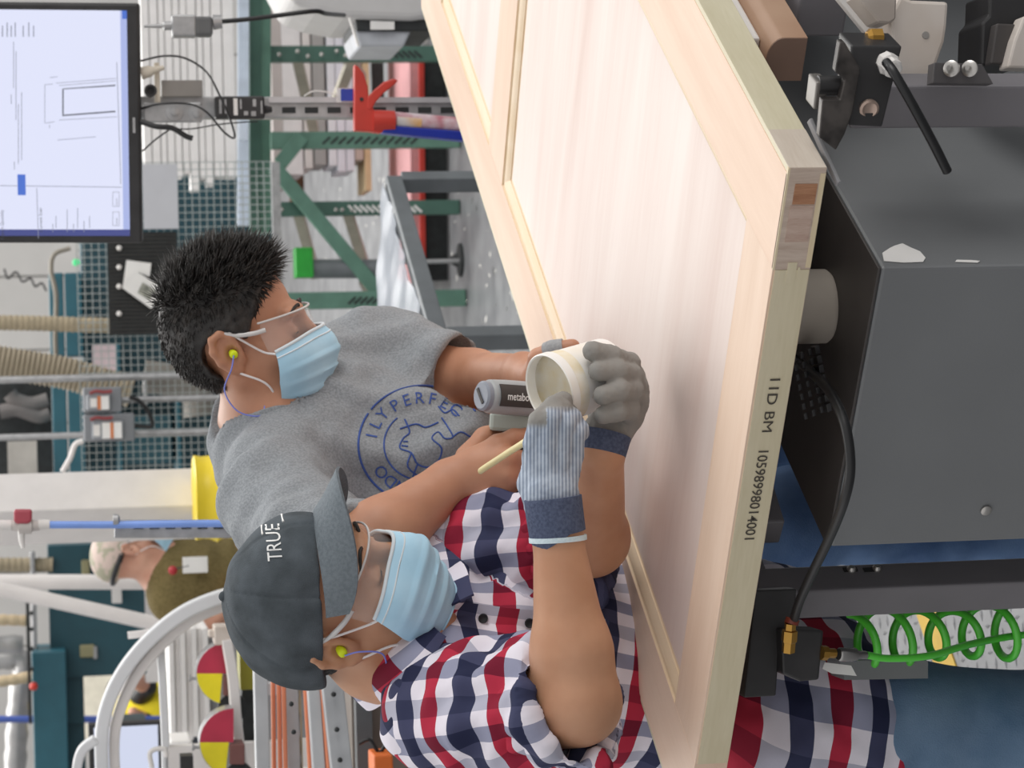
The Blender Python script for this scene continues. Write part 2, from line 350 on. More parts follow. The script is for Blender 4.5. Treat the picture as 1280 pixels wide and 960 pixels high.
for y0, y1 in ((RB, YM), (YM+RM, DL-RT)):
    x0, x1 = -DW+DS, -DS; c4 = [(x0, y0), (x1, y0), (x1, y1), (x0, y1)]; inn = [(1, 1), (-1, 1), (-1, -1), (1, -1)]
    for k in range(4):
        v = []
        for q in (k, (k+1) % 4):
            for w_, z_ in PROF: v.append((c4[q][0]+inn[q][0]*w_, c4[q][1]+inn[q][1]*w_, zt+z_))
        n = len(PROF); m_ = MB().add(v, [(i, n+i, n+i+1, i+1) for i in range(n-1)])
        obj('moulding', m_, w_mo, door, smooth=25, label='cream routed moulding around a panel')
    obj('panel', MB().span((x0+.018, y0+.018, zb+.008), (x1-.018, y1-.018, zt-.0122)), w_pn, door, label='pinkish flat recessed panel')
# end of the right-hand stile: veneer line, finger-jointed core, tenon ends
def fbox(n, x0, x1, z0, z1, m, label=None, d=.0016): return obj(n, MB().span((x0, -d, DZ+z0), (x1, .003, DZ+z1)), m, door, label=label)
fbox('stile_end', -DS, 0, -DT+.0002, -.0024, w_eg, 'grey pink end grain of the stile', .0008)
fbox('core_block', -.042, -.018, -.034, -.010, w_rb, 'reddish brown core block in stile end'); fbox('core_block', -.087, -.0435, -.0335, -.0085, w_lv, 'pale pink core block in stile end')
fbox('veneer', -DS, 0, -.0024, 0, w_lt, None, .001); fbox('veneer', -DS+.002, -.006, -.0412, -.0355, w_lt, None, .0012)
fbox('tenon_end', -.137, -.112, -.026, -.016, w_er, 'greenish tenon end'); fbox('tenon_end', -.128, -.118, -.030, -.0275, w_er); fbox('tenon_end', -.134, -.122, -.0125, -.008, w_er)
M_ink = mat('stamp_ink', '4a443d', .8); tx0 = Wy(981, 470, 0)
def stamp(txt, xa, za, size, sx, bold=.006): textplace('stamped_number', txt, size, V3(xa, -.0014, za), (-1, 0, 0), (0, 0, -1), M_ink, door, sx=sx, bold=bold)
stamp('11D', Wy(976, 468, 0)[0], DZ-.0165, .0165, 1.35); stamp('BM', Wy(968, 512, 0)[0], DZ-.0165, .0165, 1.35, 0); stamp('10598998014001', Wy(957, 559, 0)[0], DZ-.0165, .0165, 1.12)

# ---------------------------------------------------------------- the assembly table under it
M_dark = mat('machine_grey', '77797b', .42, var=.04, scale=5, bump=.05, bscale=400); M_frame = mat('frame_grey', '7a777b', .45, var=.06, scale=9)
M_blk = mat('black_metal', '2c2b2c', .45, var=.2, scale=20); M_steel = mat('steel', 'b9b6b2', .32, .9); M_brass = mat('brass', 'b48a44', .3, .9); M_wht = mat('white_plastic', 'e3dfdb', .45, var=.04)
M_rub = mat('black_rubber', '18181a', .4); M_paper = mat('paper', 'e9e7e4', .8, var=.03)
cab = thing('machine_cabinet', 'dark grey sheet-metal machine cabinet under the near end of the door', 'machine', (-.33, .3, 0))
obj('body', MB().span((-.52, .036, .06), (-.143, 1.0, .785)), M_dark, cab, bev=.004)
obj('shaded_top', MB().span((-.52, .036, .7855), (-.143, 1.0, .789)), mat('top_shade', '45413f', .5), cab, bev=.001)  # cabinet top coloured dark for the door's shadow on it
obj('plinth', MB().span((-.50, .06, 0), (-.16, .98, .06)), M_blk, cab)
for px_, py_ in ((1232, 637),):
    p = Wy(px_, py_, .036); obj('bolt', MB().lathe(p+V3(0, -.001, 0), (0, -1, 0), [(0, .0065), (.002, .0065), (.0035, .004)]), M_steel, cab, smooth=40)
p = Wy(1096, 408, .036); p = V3(-.165, .2, .79)
lbl = MB(); q0 = Wx(1103, 326, -.1425); q1 = Wx(1156, 326, -.1425)
def onx(x, y): return Wx(x, y, -.1418)
o = obj('torn_paper', MB().prism([onx(*q) for q in ((1105, 326), (1103, 316), (1112, 310), (1118, 307), (1128, 304), (1138, 309), (1150, 314), (1157, 322), (1154, 327), (1130, 328))], (-.0006, 0, 0)), M_paper)
tag(o, 'torn white paper scrap stuck on the cabinet corner', 'paper')
o = obj('torn_paper', MB().prism([onx(*q) for q in ((1194, 327), (1196, 324.5), (1215, 325), (1225, 326), (1222, 328))], (-.0006, 0, 0)), M_paper); tag(o, 'thin white paper sliver on the cabinet edge', 'paper')
frame = thing('table_frame', 'dark grey square tube frame carrying the door', 'table', (-.4, .9, 0))
cL = W(1100, 735, 2.92); cR = W(1150, 108, 2.56)
def post(c, w, d, z1, name='leg'): return obj(name, MB().span((c[0]-w, c[1], .012), (c[0], c[1]+d, z1)), M_frame, frame, bev=.003)
post(cL, .044, .05, .84); post(cR, .052, .034, .80); post(V3(cL[0], 2.15, 0), .044, .05, .84); post(V3(cR[0], 2.15, 0), .052, .034, .80)
for c, w in ((cL, .044), (cR, .052)):
    obj('foot_plate', MB().span((c[0]-w-.03, c[1]-.03, 0), (c[0]+.03, c[1]+.08, .012)), M_frame, frame, bev=.002)
    obj('foot_plate', MB().span((c[0]-w-.03, 2.12, 0), (c[0]+.03, 2.23, .012)), M_frame, frame, bev=.002)
obj('side_rail', MB().span((cL[0]-.044, cL[1]+.05, .80), (cL[0], 2.15, .84)), M_frame, frame, bev=.003)
obj('side_rail', MB().span((cR[0]-.052, .4, .74), (cR[0], 2.15, .80)), M_frame, frame, bev=.003)
obj('cross_rail', MB().span((cL[0], 1.3, .78), (cR[0]-.052, 1.34, .82)), M_frame, frame, bev=.003)
obj('cross_rail', MB().beam((-.52, .75, .8), (-.62, .2, .8), .04, .03), M_frame, frame, bev=.003)
sl = MB()
for px_ in (1063, 1088):
    q = Wx(px_, 712, cL[0]+.0006); sl.box(q, (.001, .008, .018))
obj('slot', sl, M_blk, frame)
for px_, py_ in ((1064, 717), (1096, 716)):
    q = Wx(px_, py_-4, cL[0]); obj('bolt', MB().lathe(q, (1, 0, 0), [(0, .006), (.003, .006), (.006, .0035)]), M_steel, frame, smooth=40)
for px_, py_ in ((953, 757), (977, 757)):
    q = Wy(px_, py_, cL[1]); obj('bolt', MB().lathe(q, (0, -1, 0), [(0, .009), (.004, .009), (.006, .006)]), mat('bolt_dark', '77716d', .35, .8), frame, smooth=40)
# support pads under the door
pc = Wz(1049, 381, .789)+HF*.043*V3(1, 1, 0)
o = obj('support_pad', MB().lathe(V3(pc[0], pc[1], .789), (0, 0, 1), [(0, .040), (.004, .043), (.086, .043), (.0896, .042)], 40), mat('pad_grey', 'bbb2a7', .6), smooth=40)
tag(rebase(o, (pc[0], pc[1], .789)), 'grey cylindrical support pad between cabinet and door', 'pad')
br = thing('support_bar', 'brown rounded wooden bar under the right edge of the door', 'support bar', (.05, .9, .80))
ex = Wz(978, 74, .842); M_brn = mat('brown_bar', 'b3937b', .45, col2='a5826a', scale=6, bump=.04); M_brd = mat('brown_end', '8d7263', .5)
pr = [(-.027, -.026)]+[(-.027*math.cos(t), .002+.018*math.sin(t)) for t in np.linspace(0, math.pi, 15)]+[(.027, -.026)]
obj('bar', MB().prism([V3(ex[0]+a, ex[1], ex[2]+b_) for a, b_ in pr], (0, 1.9, 0)), M_brn, br, smooth=40)
obj('end_cap', MB().prism([V3(ex[0]+a*.985, ex[1]-.0015, ex[2]+b_*.985) for a, b_ in pr], (0, .003, 0)), M_brd, br)
obj('pad_strip', MB().span((ex[0]-.012, ex[1]+.03, ex[2]+.0195), (ex[0]+.012, ex[1]+1.85, .8782)), M_wht, br, bev=.003, label='white pad strip on top of the brown bar')
obj('bracket', MB().span((ex[0]-.024, ex[1]+.25, .70), (ex[0]+.024, ex[1]+.33, ex[2]-.026)), M_frame, br, bev=.002)

# clamp assembly on the right-hand post
cl = thing('clamp_block', 'black pneumatic clamp block with white fitting on the right post', 'clamp', cR*V3(1, 1, 0)+ZZ*.72)
Dk = 2.44
def Q(x, y, D=Dk): return W(x, y, D)
k = mpp(1095, 105, Dk); X3 = nrm(V3(1, .12, 0)); Y3 = nrm(np.cross(ZZ, X3)); AX = (X3, Y3, ZZ)
obj('block', MB().prism([Q(1064, 57), Q(1128, 58), Q(1103, 159), Q(1060, 157)], Y3*.045), M_blk, cl, bev=.002)
obj('flange', MB().prism([Q(1050, 53, 2.43), Q(1056, 53, 2.43), Q(1076, 86, 2.43), Q(1066, 140, 2.43), Q(1056, 168, 2.43), Q(1045, 188, 2.43), Q(1024, 172, 2.43), Q(1028, 125, 2.43), Q(1050, 125, 2.43), Q(1056, 100, 2.43), Q(1044, 90, 2.43)], Y3*.012), mat('flange_worn', '55504d', .4, .5, col2='1d1b1b', scale=30), cl, bev=.0012)
obj('pin', MB().cyl(Q(1022, 107, 2.45), Q(1060, 107, 2.45), .0105), M_blk, cl, smooth=40)
obj('plate', MB().box(Q(1021, 114, 2.46), (.03, .03, .013), AX), mat('plate_worn', '77736f', .4, .4), cl, bev=.002)
obj('bolt_head', MB().lathe(Q(1086, 136, Dk)+Y3*.001, -Y3, [(0, .0105), (.003, .0105), (.0045, .008), (.0030, .006)]), mat('bolt_copper', 'b6a093', .35, .7), cl, smooth=40)
obj('fitting', MB().lathe(Q(1108, 78)+Y3*.004, -Y3+V3(-.1, 0, -.15), [(0, .0115), (.01, .0125), (.012, .0105), (.02, .0105), (.022, .008)], 8), M_wht, cl, smooth=30, label='white hexagonal tube fitting')
obj('air_tube', MB().tube(spline([Q(1108, 78, 2.42), Q(1118, 92, 2.40), Q(1140, 130, 2.40), Q(1166, 178, 2.42), Q(1184, 214, 2.44)]), .0052, 12), M_rub, cl, smooth=60, label='short black air tube')
obj('stud', MB().lathe(Q(1101, 49, 2.47), V3(0, 0, 1)*-.3-X3*0+ZZ*.6, [(0, .012), (.012, .012), (.016, .008)], 8), M_brass, cl, smooth=30, label='brass stud')
st = obj('strap', MB().beam(Q(1012, 150, 2.46), Q(1048, 230, 2.44), .010, .004), mat('strap_grey', '8f8e90', .5), None, bev=.001)
tag(rebase(st, Q(1030, 190, 2.45)), 'grey flat metal strap under the near corner of the door', 'strap')
# second cabinet and white guide further right
cab2 = thing('machine_cabinet', 'grey sheet-metal machine panel at the right behind the clamp block', 'machine', (.35, 1.0, 0))
obj('body', MB().span((-.10, .78, .06), (.75, 1.4, .80)), M_dark, cab2, bev=.004); obj('plinth', MB().span((-.08, .80, 0), (.73, 1.38, .06)), M_blk, cab2)
gd = thing('guide_plate', 'worn white plastic guide plate with hole beside the clamp block', 'plate', W(1150, 60, 2.62)-ZZ*.03)
M_gd = mat('guide_white', 'dcd3cb', .45, col2='c8b9ab', scale=8); kd = 2.6
obj('plate', MB().prism([W(*q, kd) for q in ((1125, -6), (1140, 0), (1186, 2), (1184, 32), (1181, 52), (1176, 66), (1170, 84), (1166, 110), (1131, 108), (1124, 90), (1116, 52), (1112, 20))], HF*.03), M_gd, gd, bev=.004)
obj('edge', MB().prism([W(*q, kd-.004) for q in ((1131, 106), (1166, 108), (1164, 112), (1131, 111))], HF*.034), M_wht, gd)
obj('hole', MB().lathe(W(1157, 44, kd)+HF*.002, -HF, [(0, .005), (.003, .004)]), mat('hole_grey', '9a9590', .6), gd)
obj('strip', MB().prism([W(*q, kd+.05) for q in ((1040, -10), (1070, -10), (1118, 45), (1116, 60), (1085, 45))], HF*.01), M_wht, gd, bev=.001)
o = obj('guide_block', MB().prism([W(*q, kd-.03) for q in ((1070, -6), (1121, -6), (1120, 24), (1112, 29), (1098, 28))], HF*.04), mat('block_beige', 'c6bdb5', .5, col2='a89d94', scale=12)); o.modifiers.new('b', 'BEVEL').width = .002
tag(rebase(o, W(1100, 10, kd)), 'beige plastic block above the white guide plate', 'block')
o = thing('motor_unit', 'black motor housing at the far right edge of the table', 'motor', W(1260, 40, 2.75)-ZZ*.05)
obj('housing', MB().prism([W(*q, 2.72) for q in ((1237, -10), (1285, -10), (1285, 82), (1226, 82), (1228, 28), (1236, 20))], HF*.08), M_blk, o, bev=.003)
obj('rib', MB().prism([W(*q, 2.70) for q in ((1246, 29), (1270, 30), (1262, 80), (1238, 80))], HF*.02), mat('rib', '4b4746', .5), o, bev=.002)
obj('cover', MB().prism([W(*q, 2.68) for q in ((1280, 20), (1290, 18), (1290, 86), (1259, 85), (1268, 50))], HF*.03), M_gd, o, bev=.003)
o = thing('screw_plate', 'small dark plate with two steel screws on top of right post', 'plate', W(1200, 95, 2.5))
obj('base', MB().prism([W(*q, 2.53) for q in ((1168, 78), (1228, 80), (1242, 105), (1166, 104))], HF*.02), mat('plate_d', '504d4e', .45), o, bev=.001)
for q in ((1190, 86), (1213, 86)): obj('screw', MB().lathe(W(*q, 2.52), -HF+ZZ*.8, [(0, .009), (.003, .009), (.005, .006), (.005, .003), (.011, .0025)]), M_steel, o, smooth=40)
# left: valve block, hoses
vb = thing('air_valve', 'black air valve block with brass fitting on the left post', 'valve', W(1005, 830, 2.86)-ZZ*.05)
obj('block', MB().prism([W(*q, 2.84) for q in ((976, 786), (1030, 788), (1024, 850), (1000, 852), (978, 842))], HF*.05), M_blk, vb, bev=.003)
obj('plate', MB().prism([W(*q, 2.86) for q in ((944, 738), (996, 736), (992, 790), (975, 800), (970, 870), (930, 872), (938, 800))], HF*.03), M_blk, vb, bev=.002)
obj('brass_fitting', MB().lathe(W(988, 779, 2.80), W(985, 818, 2.81)-W(988, 779, 2.80), [(0, .007), (.008, .007), (.009, .0095), (.022, .0095), (.024, .008), (.036, .008)], 6), M_brass, vb, smooth=20, label='brass elbow fitting')
obj('collar', MB().lathe(W(991, 773, 2.80), W(988, 783, 2.80)-W(991, 773, 2.80), [(0, .0085), (.007, .0085)]), mat('red_ring', '7a3322', .4), vb, smooth=40)
obj('nipple', MB().lathe(W(1026, 816, 2.84), W(1060, 817, 2.85)-W(1026, 816, 2.84), [(0, .009), (.008, .009), (.009, .006), (.02, .006)], 8), M_brass, vb, smooth=20)
obj('coupler', MB().lathe(W(1048, 818, 2.85), W(1080, 819, 2.86)-W(1048, 818, 2.85), [(0, .007), (.002, .0085), (.024, .0085), (.027, .006), (.04, .005)], 24), mat('nickel', 'a3a19f', .25, .9), vb, smooth=40, label='nickel hose coupler')
hz = MB().tube(spline([W(992, 776, 2.80), W(1000, 750, 2.76), W(1016, 715, 2.70), W(1040, 665, 2.62), W(1057, 620, 2.55), W(1063, 580, 2.53), W(1056, 530, 2.53), W(1036, 488, 2.58), W(1010, 462, 2.68), W(992, 448, 2.76)], 10), .0056, 14)
o = obj('air_hose', hz, M_rub, smooth=60); tag(rebase(o, W(992, 776, 2.80)), 'black air hose looping over the front of the dark cabinet', 'hose')
M_grn = mat('green_hose', '58cf40', .3, var=.1, coat=.3)
p0 = W(1062, 800, 3.02); p1 = W(1300, 785, 3.02); cx = nrm(p1-p0); ca_ = nrm(np.cross(cx, HF)); cb_ = np.cross(cx, ca_); pts = []
for i in range(230):
    t = i/229; a = t*2*math.pi*5.5; R_ = .033+.004*math.sin(t*9); pts.append(p0+(p1-p0)*t+(ca_*math.cos(a)*R_+cb_*math.sin(a)*R_)+cx*.012*math.sin(a))
o = obj('coiled_hose', MB().tube(pts, .0054, 10), M_grn, smooth=60); tag(rebase(o, p0), 'green coiled air hose hanging behind the left post', 'hose')
o = obj('air_line', MB().tube(spline([W(1084, 819, 2.87), W(1110, 823, 2.88), W(1160, 820, 2.9), W(1210, 806, 2.95), W(1260, 796, 3.0), W(1300, 792, 3.0)]), .0047, 10), M_grn, smooth=60); tag(rebase(o, W(1084, 819, 2.87)), 'straight green air line leaving the nickel coupler', 'hose')
o = obj('control_box', MB().prism([W(*q, 3.0) for q in ((1050, 826), (1160, 826), (1160, 848), (1056, 850))], HF*.06), M_dark); tag(rebase(o, W(1100, 838, 3.0)), 'dark narrow control box below the hose coupler', 'box')
o = obj('paper_tag', MB().prism([W(*q, 2.9) for q in ((1031, 828), (1064, 832), (1071, 845), (1040, 842), (1028, 836))], HF*.001), M_paper); tag(rebase(o, W(1050, 835, 2.9)), 'white paper tag hanging below the air valve', 'paper')
# black drag chain on the cabinet top
dc = thing('drag_chain', 'black perforated cable drag chain on top of the dark cabinet', 'cable chain', Wz(1010, 480, .80))
for i in range(7):
    a = W(1005+i*2.4, 443+i*12.0, 2.66); t = nrm(W(1020, 521, 2.70)-W(1003, 440, 2.66)); n_ = nrm(np.cross(t, HF)); lk = MB()
    for s_ in (-.013, -.003, .007): lk.box(a+n_*s_, (.0085, .006, .004), (t, HF, n_))
    lk.box(a+n_*.014, (.0105, .02, .006), (t, HF, n_)); obj('link', lk, M_blk, dc, bev=.0008)
# chequer plate platform at the lower right
fp = thing('chequer_plate', 'grey diamond-tread steel plate on the floor behind the table legs', 'floor plate', Wz(1230, 810, 0)*V3(1, 1, 0))
fpc = Wz(1230, 800, .012); M_dp = mat('diamond_steel', '8e8f91', .5, .5)
obj('sheet', MB().box(V3(fpc[0], fpc[1]+.1, .006), (.8, 1.1, .012)), M_dp, fp, bev=.002)
tr = MB()
for i in range(-11, 12):
    for j in range(-15, 16):
        c = V3(fpc[0]+i*.034, fpc[1]+.1+j*.034, .0125); a = math.pi/4 if (i+j) % 2 else -math.pi/4; t = V3(math.cos(a), math.sin(a), 0); n_ = V3(-t[1], t[0], 0)
        tr.add([c-t*.014, c-n_*.004, c+t*.014, c+n_*.004, c+ZZ*.0028], [(0, 1, 4), (1, 2, 4), (2, 3, 4), (3, 0, 4)])
o = obj('tread', tr, M_dp, fp); o['kind'] = 'stuff'
ya, yb = Wz(1158, 765, .0135), Wz(1188, 850, .0135); yd = nrm(yb-ya)
obj('yellow_stripe', MB().beam(ya-yd*.5-ZZ*.0005, yb+yd*.3-ZZ*.0005, .09, .004), mat('yellow_paint', 'd8b13a', .5), fp, label='yellow safety stripe')
# ---------------------------------------------------------------- people
def skin(name, c, c2):
    m = mat(name, c, .5, col2=c2, scale=18, bump=.08, bscale=900); b = m.node_tree.nodes['Principled BSDF']
    b.inputs['Subsurface Weight'].default_value = .08; b.inputs['Subsurface Radius'].default_value = (.01, .004, .002); b.inputs['Subsurface Scale'].default_value = .3
    return m
M_sk1 = skin('skin_warm', 'bd8a6a', 'c89676'); M_sk2 = skin('skin_tan', 'b47f63', 'c08b6e'); M_sk3 = skin('skin_pink', 'cf9f88', 'c48f78')
M_mask = mat('mask_blue', 'a9d3ea', .75, col2='b5dbf0', scale=30, bump=.05, bscale=1500); M_loop = mat('ear_loop_white', 'ece7e6', .7); M_maskw = mat('mask_white', 'dfeaf0', .75)
M_plug = mat('ear_plug_yellow', 'd9ea1c', .55); M_cord = mat('cord_blue', '7c86d8', .4)
M_lens = glassy('clear_lens', 'f2f4f6', .09, .06); M_temple = mat('temple_clear', 'd5d3d2', .15)
def fabric(name, c, c2, sc=260, rough=.85, bump=.25):
    return mat(name, c, rough, col2=c2, scale=sc, bump=bump, bscale=700, det=2, spec=.15)
def cloth_attr_mat(name, build):
    m = bpy.data.materials.new(name); m.use_nodes = True; nt = m.node_tree; b = nt.nodes['Principled BSDF']; b.inputs['Roughness'].default_value = .85; b.inputs['Specular IOR Level'].default_value = .15
    at = nt.nodes.new('ShaderNodeAttribute'); at.attribute_name = 'cloth'; sp = nt.nodes.new('ShaderNodeSeparateXYZ'); nt.links.new(at.outputs['Vector'], sp.inputs[0])
    nt.links.new(build(nt, sp), b.inputs['Base Color'])
    tc = nt.nodes.new('ShaderNodeTexCoord'); n2 = nt.nodes.new('ShaderNodeTexNoise'); n2.inputs['Scale'].default_value = 900; bp = nt.nodes.new('ShaderNodeBump'); bp.inputs['Strength'].default_value = .12; bp.inputs['Distance'].default_value = .003
    nt.links.new(tc.outputs['Object'], n2.inputs['Vector']); nt.links.new(n2.outputs['Fac'], bp.inputs['Height']); nt.links.new(bp.outputs[0], b.inputs['Normal'])
    MATS[name] = m; return m
def nmath(nt, op, a, b=None, c=None):
    n = nt.nodes.new('ShaderNodeMath'); n.operation = op
    for i, x in enumerate((a, b, c)):
        if x is None: continue
        if isinstance(x, (int, float)): n.inputs[i].default_value = x
        else: nt.links.new(x, n.inputs[i])
    return n.outputs[0]
def plaid(nt, sp):
    """gingham-like check: bands woven both ways. red, white, navy, white in each direction (period 4 bands)"""
    def band(x, per):
        f = nmath(nt, 'FRACT', nmath(nt, 'DIVIDE', x, per)); r = nt.nodes.new('ShaderNodeValToRGB'); r.color_ramp.interpolation = 'CONSTANT'
        cols = ['c0374c', 'f4f1f6', '4a4e69', 'f4f1f6']; e = r.color_ramp.elements; e[0].position = 0; e[0].color = lin(cols[0]); e[1].position = .25; e[1].color = lin(cols[1])
        for i in (2, 3): q = e.new(i*.25); q.color = lin(cols[i])
        nt.links.new(f, r.inputs[0]); return r.outputs[0]
    def bandv(x, per):
        f = nmath(nt, 'FRACT', nmath(nt, 'DIVIDE', x, per)); r = nt.nodes.new('ShaderNodeValToRGB'); r.color_ramp.interpolation = 'CONSTANT'
        cols = ['c4c6d2', 'f6f3f8', 'a0a4b8', 'f6f3f8']; e = r.color_ramp.elements; e[0].position = 0; e[0].color = lin(cols[0]); e[1].position = .25; e[1].color = lin(cols[1])
        for i in (2, 3): q = e.new(i*.25); q.color = lin(cols[i])
        nt.links.new(f, r.inputs[0]); return r.outputs[0]
    mx = nt.nodes.new('ShaderNodeMix'); mx.data_type = 'RGBA'; mx.blend_type = 'MULTIPLY'; mx.inputs[0].default_value = 1
    nt.links.new(band(sp.outputs[1], 0.104), mx.inputs[6]); nt.links.new(bandv(sp.outputs[0], .088), mx.inputs[7]); return mx.outputs[2]
M_plaid = cloth_attr_mat('plaid_cloth', plaid)
def knit(nt, sp):
    """coated (1) or bare ribbed knit (0) by attribute z; x runs across the ribs"""
    s = nmath(nt, 'SINE', nmath(nt, 'MULTIPLY', sp.outputs[0], 2*math.pi/.0042)); s = nmath(nt, 'MULTIPLY_ADD', s, .5, .5)
    tc = nt.nodes.new('ShaderNodeTexCoord'); nz = nt.nodes.new('ShaderNodeTexNoise'); nz.inputs['Scale'].default_value = 70; nt.links.new(tc.outputs['Object'], nz.inputs['Vector'])
    s = nmath(nt, 'MULTIPLY_ADD', nmath(nt, 'SUBTRACT', nz.outputs['Fac'], .5), 1.1, s)
    r = nt.nodes.new('ShaderNodeValToRGB'); r.color_ramp.elements[0].color = lin('7f8a9c'); r.color_ramp.elements[1].color = lin('b9c3d0'); nt.links.new(s, r.inputs[0])
    mx = nt.nodes.new('ShaderNodeMix'); mx.data_type = 'RGBA'; mx.inputs[7].default_value = lin('8f8d89'); nt.links.new(sp.outputs[2], mx.inputs[0]); nt.links.new(r.outputs[0], mx.inputs[6]); return mx.outputs[2]
M_knit = cloth_attr_mat('glove_knit', knit)
M_cuff = fabric('glove_cuff_navy', '4a5268', '5b647c'); M_cuffw = fabric('cuff_hem', 'c9dbe2', 'd8e6ec')

class Head:
    """local frame: front, left, up; origin midway between the ears"""
    def __init__(s, o, F, U, sc=1., back=0.): s.back = back; s.o = np.asarray(o, float); s.A = ax3(F, U); s.sc = sc
    def P(s, f, l, u): return s.o+s.sc*(f*s.A[0]+l*s.A[1]+u*s.A[2])
    def D(s, f, l, u): return f*s.A[0]+l*s.A[1]+u*s.A[2]
    def E(s, f, l, u, rf, rl, ru, k=.02, op='u', A=None): return Ell(s.P(f, l, u), np.array([rf, rl, ru])*s.sc, s.A if A is None else A, k, op)
    def C(s, a, b, ra, rb, k=.012, op='u'): return Cone(s.P(*a), s.P(*b), ra*s.sc, rb*s.sc, k, op)
    def skull(s):
        return [s.E(-.012+s.back/2, 0, .043, .098-s.back/2, .077, .083, .03), s.E(.022, 0, -.035, .070, .062, .080, .03), s.E(.055, 0, -.093, .034, .034, .026, .03)]+\
               [s.C((-.004, i*.057, -.045), (.052, i*.02, -.098), .018, .017, .03) for i in (1, -1)]
    def prims(s, ears=True):
        p = s.skull()
        for i in (1, -1):
            p += [s.E(.055, i*.045, -.022, .026, .024, .020, .025), s.C((.082, i*.045, .030), (.092, i*.012, .026), .009, .010, .016),
                  s.E(.098, i*.033, .006, .016, .017, .012, .012, 's'), s.E(.074, i*.033, .005, .0125, .0135, .0125, .004), s.C((.083, i*.045, .001), (.0865, i*.022, .001), .0035, .0035, .006),
                  s.E(.104, i*.012, -.037, .011, .009, .008, .008)]
        p += [s.C((.088, 0, .024), (.114, 0, -.026), .008, .0115, .014), s.E(.113, 0, -.030, .012, .012, .010, .008), s.C((.088, .019, -.066), (.088, -.019, -.066), .007, .007, .01), s.C((.086, .016, -.078), (.086, -.016, -.078), .008, .008, .01),
              s.C((.06, .02, -.105), (.06, -.02, -.105), .014, .014, .02)]
        if ears:
            for i in (1, -1):
                E = lambda f, u, l: (f, i*l, u)
                ring = [E(.004, -.018, .075), E(.001, .004, .080), E(-.003, .022, .084), E(-.016, .031, .088), E(-.030, .024, .090), E(-.033, .006, .089), E(-.026, -.012, .085), E(-.014, -.026, .081), E(-.004, -.030, .077)]
                p += [s.E(-.014, i*.080, .002, .020, .0055, .028, .006)]
                for a, b in zip(ring[:-1], ring[1:]): p.append(s.C(a, b, .0048, .0048, .006))
                p += [s.E(-.006, i*.0775, -.027, .0085, .006, .009, .006), s.C(E(-.020, .015, .083), E(-.018, -.010, .083), .0035, .004, .005), s.E(-.007, i*.084, -.002, .0075, .006, .011, .005, 's'), s.C(E(.004, -.006, .077), E(.004, -.013, .077), .005, .005, .005)]
        return p
    def hit(s, prims, o, d, iso):
        """march from outside inwards to the iso surface"""
        o = np.atleast_2d(o); d = np.atleast_2d(d); t = np.zeros(len(o))
        for _ in range(40): t = t+np.clip((field(prims, o+d*t[:, None])-iso)*.8, -.02, .05)
        return o+d*t[:, None]
    def shellgrid(s, prims, ang, ups, iso, nu, nv, cen=-.0, mod=None):
        """sheet draped round the head: ang (left..right, rad), ups (top..bottom heights)"""
        P = np.zeros((nu+1, nv+1, 3))
        for j in range(nv+1):
            v = j/nv
            for i in range(nu+1):
                u = i/nu; a, h = ang(u, v), ups(u, v); d = s.D(math.cos(a), math.sin(a), 0); o = s.P(cen, 0, h)
                P[i, j] = o+d*.2; 
        O = P.reshape(-1, 3); Dd = np.array([-s.D(math.cos(ang(i/nu, j/nv)), math.sin(ang(i/nu, j/nv)), 0) for i in range(nu+1) for j in range(nv+1)])
        off = np.array([mod(i/nu, j/nv) if mod else 0 for i in range(nu+1) for j in range(nv+1)])
        return s.hit(prims, O, Dd, iso+off).reshape(nu+1, nv+1, 3)
def gridmb(P, thick):
    n, m = P.shape[0]-1, P.shape[1]-1; return MB().grid(lambda u, v: P[int(round(u*n)), int(round(v*m))], n, m, thick)
def add_mask(h, root, side, loops=True, w=1.05, top=-.012, bot=-.108):
    """pleated blue surgical mask; side = +1/-1 the ear(s) in view get loops on both anyway"""
    base = [h.E(.028, 0, -.04, .074, .064, .085, .03), h.E(.055, 0, -.09, .042, .040, .034, .05), h.C((.088, 0, .012), (.112, 0, -.03), .012, .016, .05)]+[h.E(.055, i*.045, -.03, .03, .028, .03, .05) for i in (1, -1)]
    def ups(u, v):
        a = (u-.5)*2; return (top+.012*(1-a*a))+(bot-top-.012*(1-a*a)-.004*(1-a*a))*v
    def mod(u, v):
        s_ = 0
        for c in (.33, .55, .75): s_ += .003*max(0, 1-abs(v-c-.02)/.09)*(1 if v > c else .25)
        return s_*(1-abs(2*u-1)**3)+.004*math.sin(math.pi*v)
    P = h.shellgrid(base, lambda u, v: (.5-u)*2*w*(1-.1*abs(v-.5)), ups, .004, 36, 30, mod=mod)
    m = obj('mask', gridmb(P, .0012), M_mask, root, smooth=60, label='light blue pleated surgical mask')
    obj('top_band', MB().tube(list(P[:, 0]), .0026, 8), M_maskw, m, smooth=60); obj('top_band', MB().tube(list(P[:, 3]), .0012, 6), M_maskw, m, smooth=60)
    obj('bottom_band', MB().tube(list(P[:, 30]), .0016, 8), M_mask, m, smooth=60)
    for i, e in ((0, 1), (36, -1)):
        a, b = P[i, 1], P[i, 29]
        up = spline([a, h.P(.035, e*.074, -.012), h.P(.008, e*.0845, .016), h.P(-.014, e*.088, .038), h.P(-.030, e*.084, .022), h.P(-.030, e*.078, -.004)], 6)
        lo = spline([b, h.P(.03, e*.072, -.062), h.P(.0, e*.0805, -.036), h.P(-.022, e*.080, -.022), h.P(-.030, e*.078, -.004)], 6)
        obj('ear_loop', MB().tube(up, .0017, 8), M_loop, m, smooth=60, label='white elastic ear loop'); obj('ear_loop', MB().tube(lo, .0017, 8), M_loop, m, smooth=60)
    return m, P
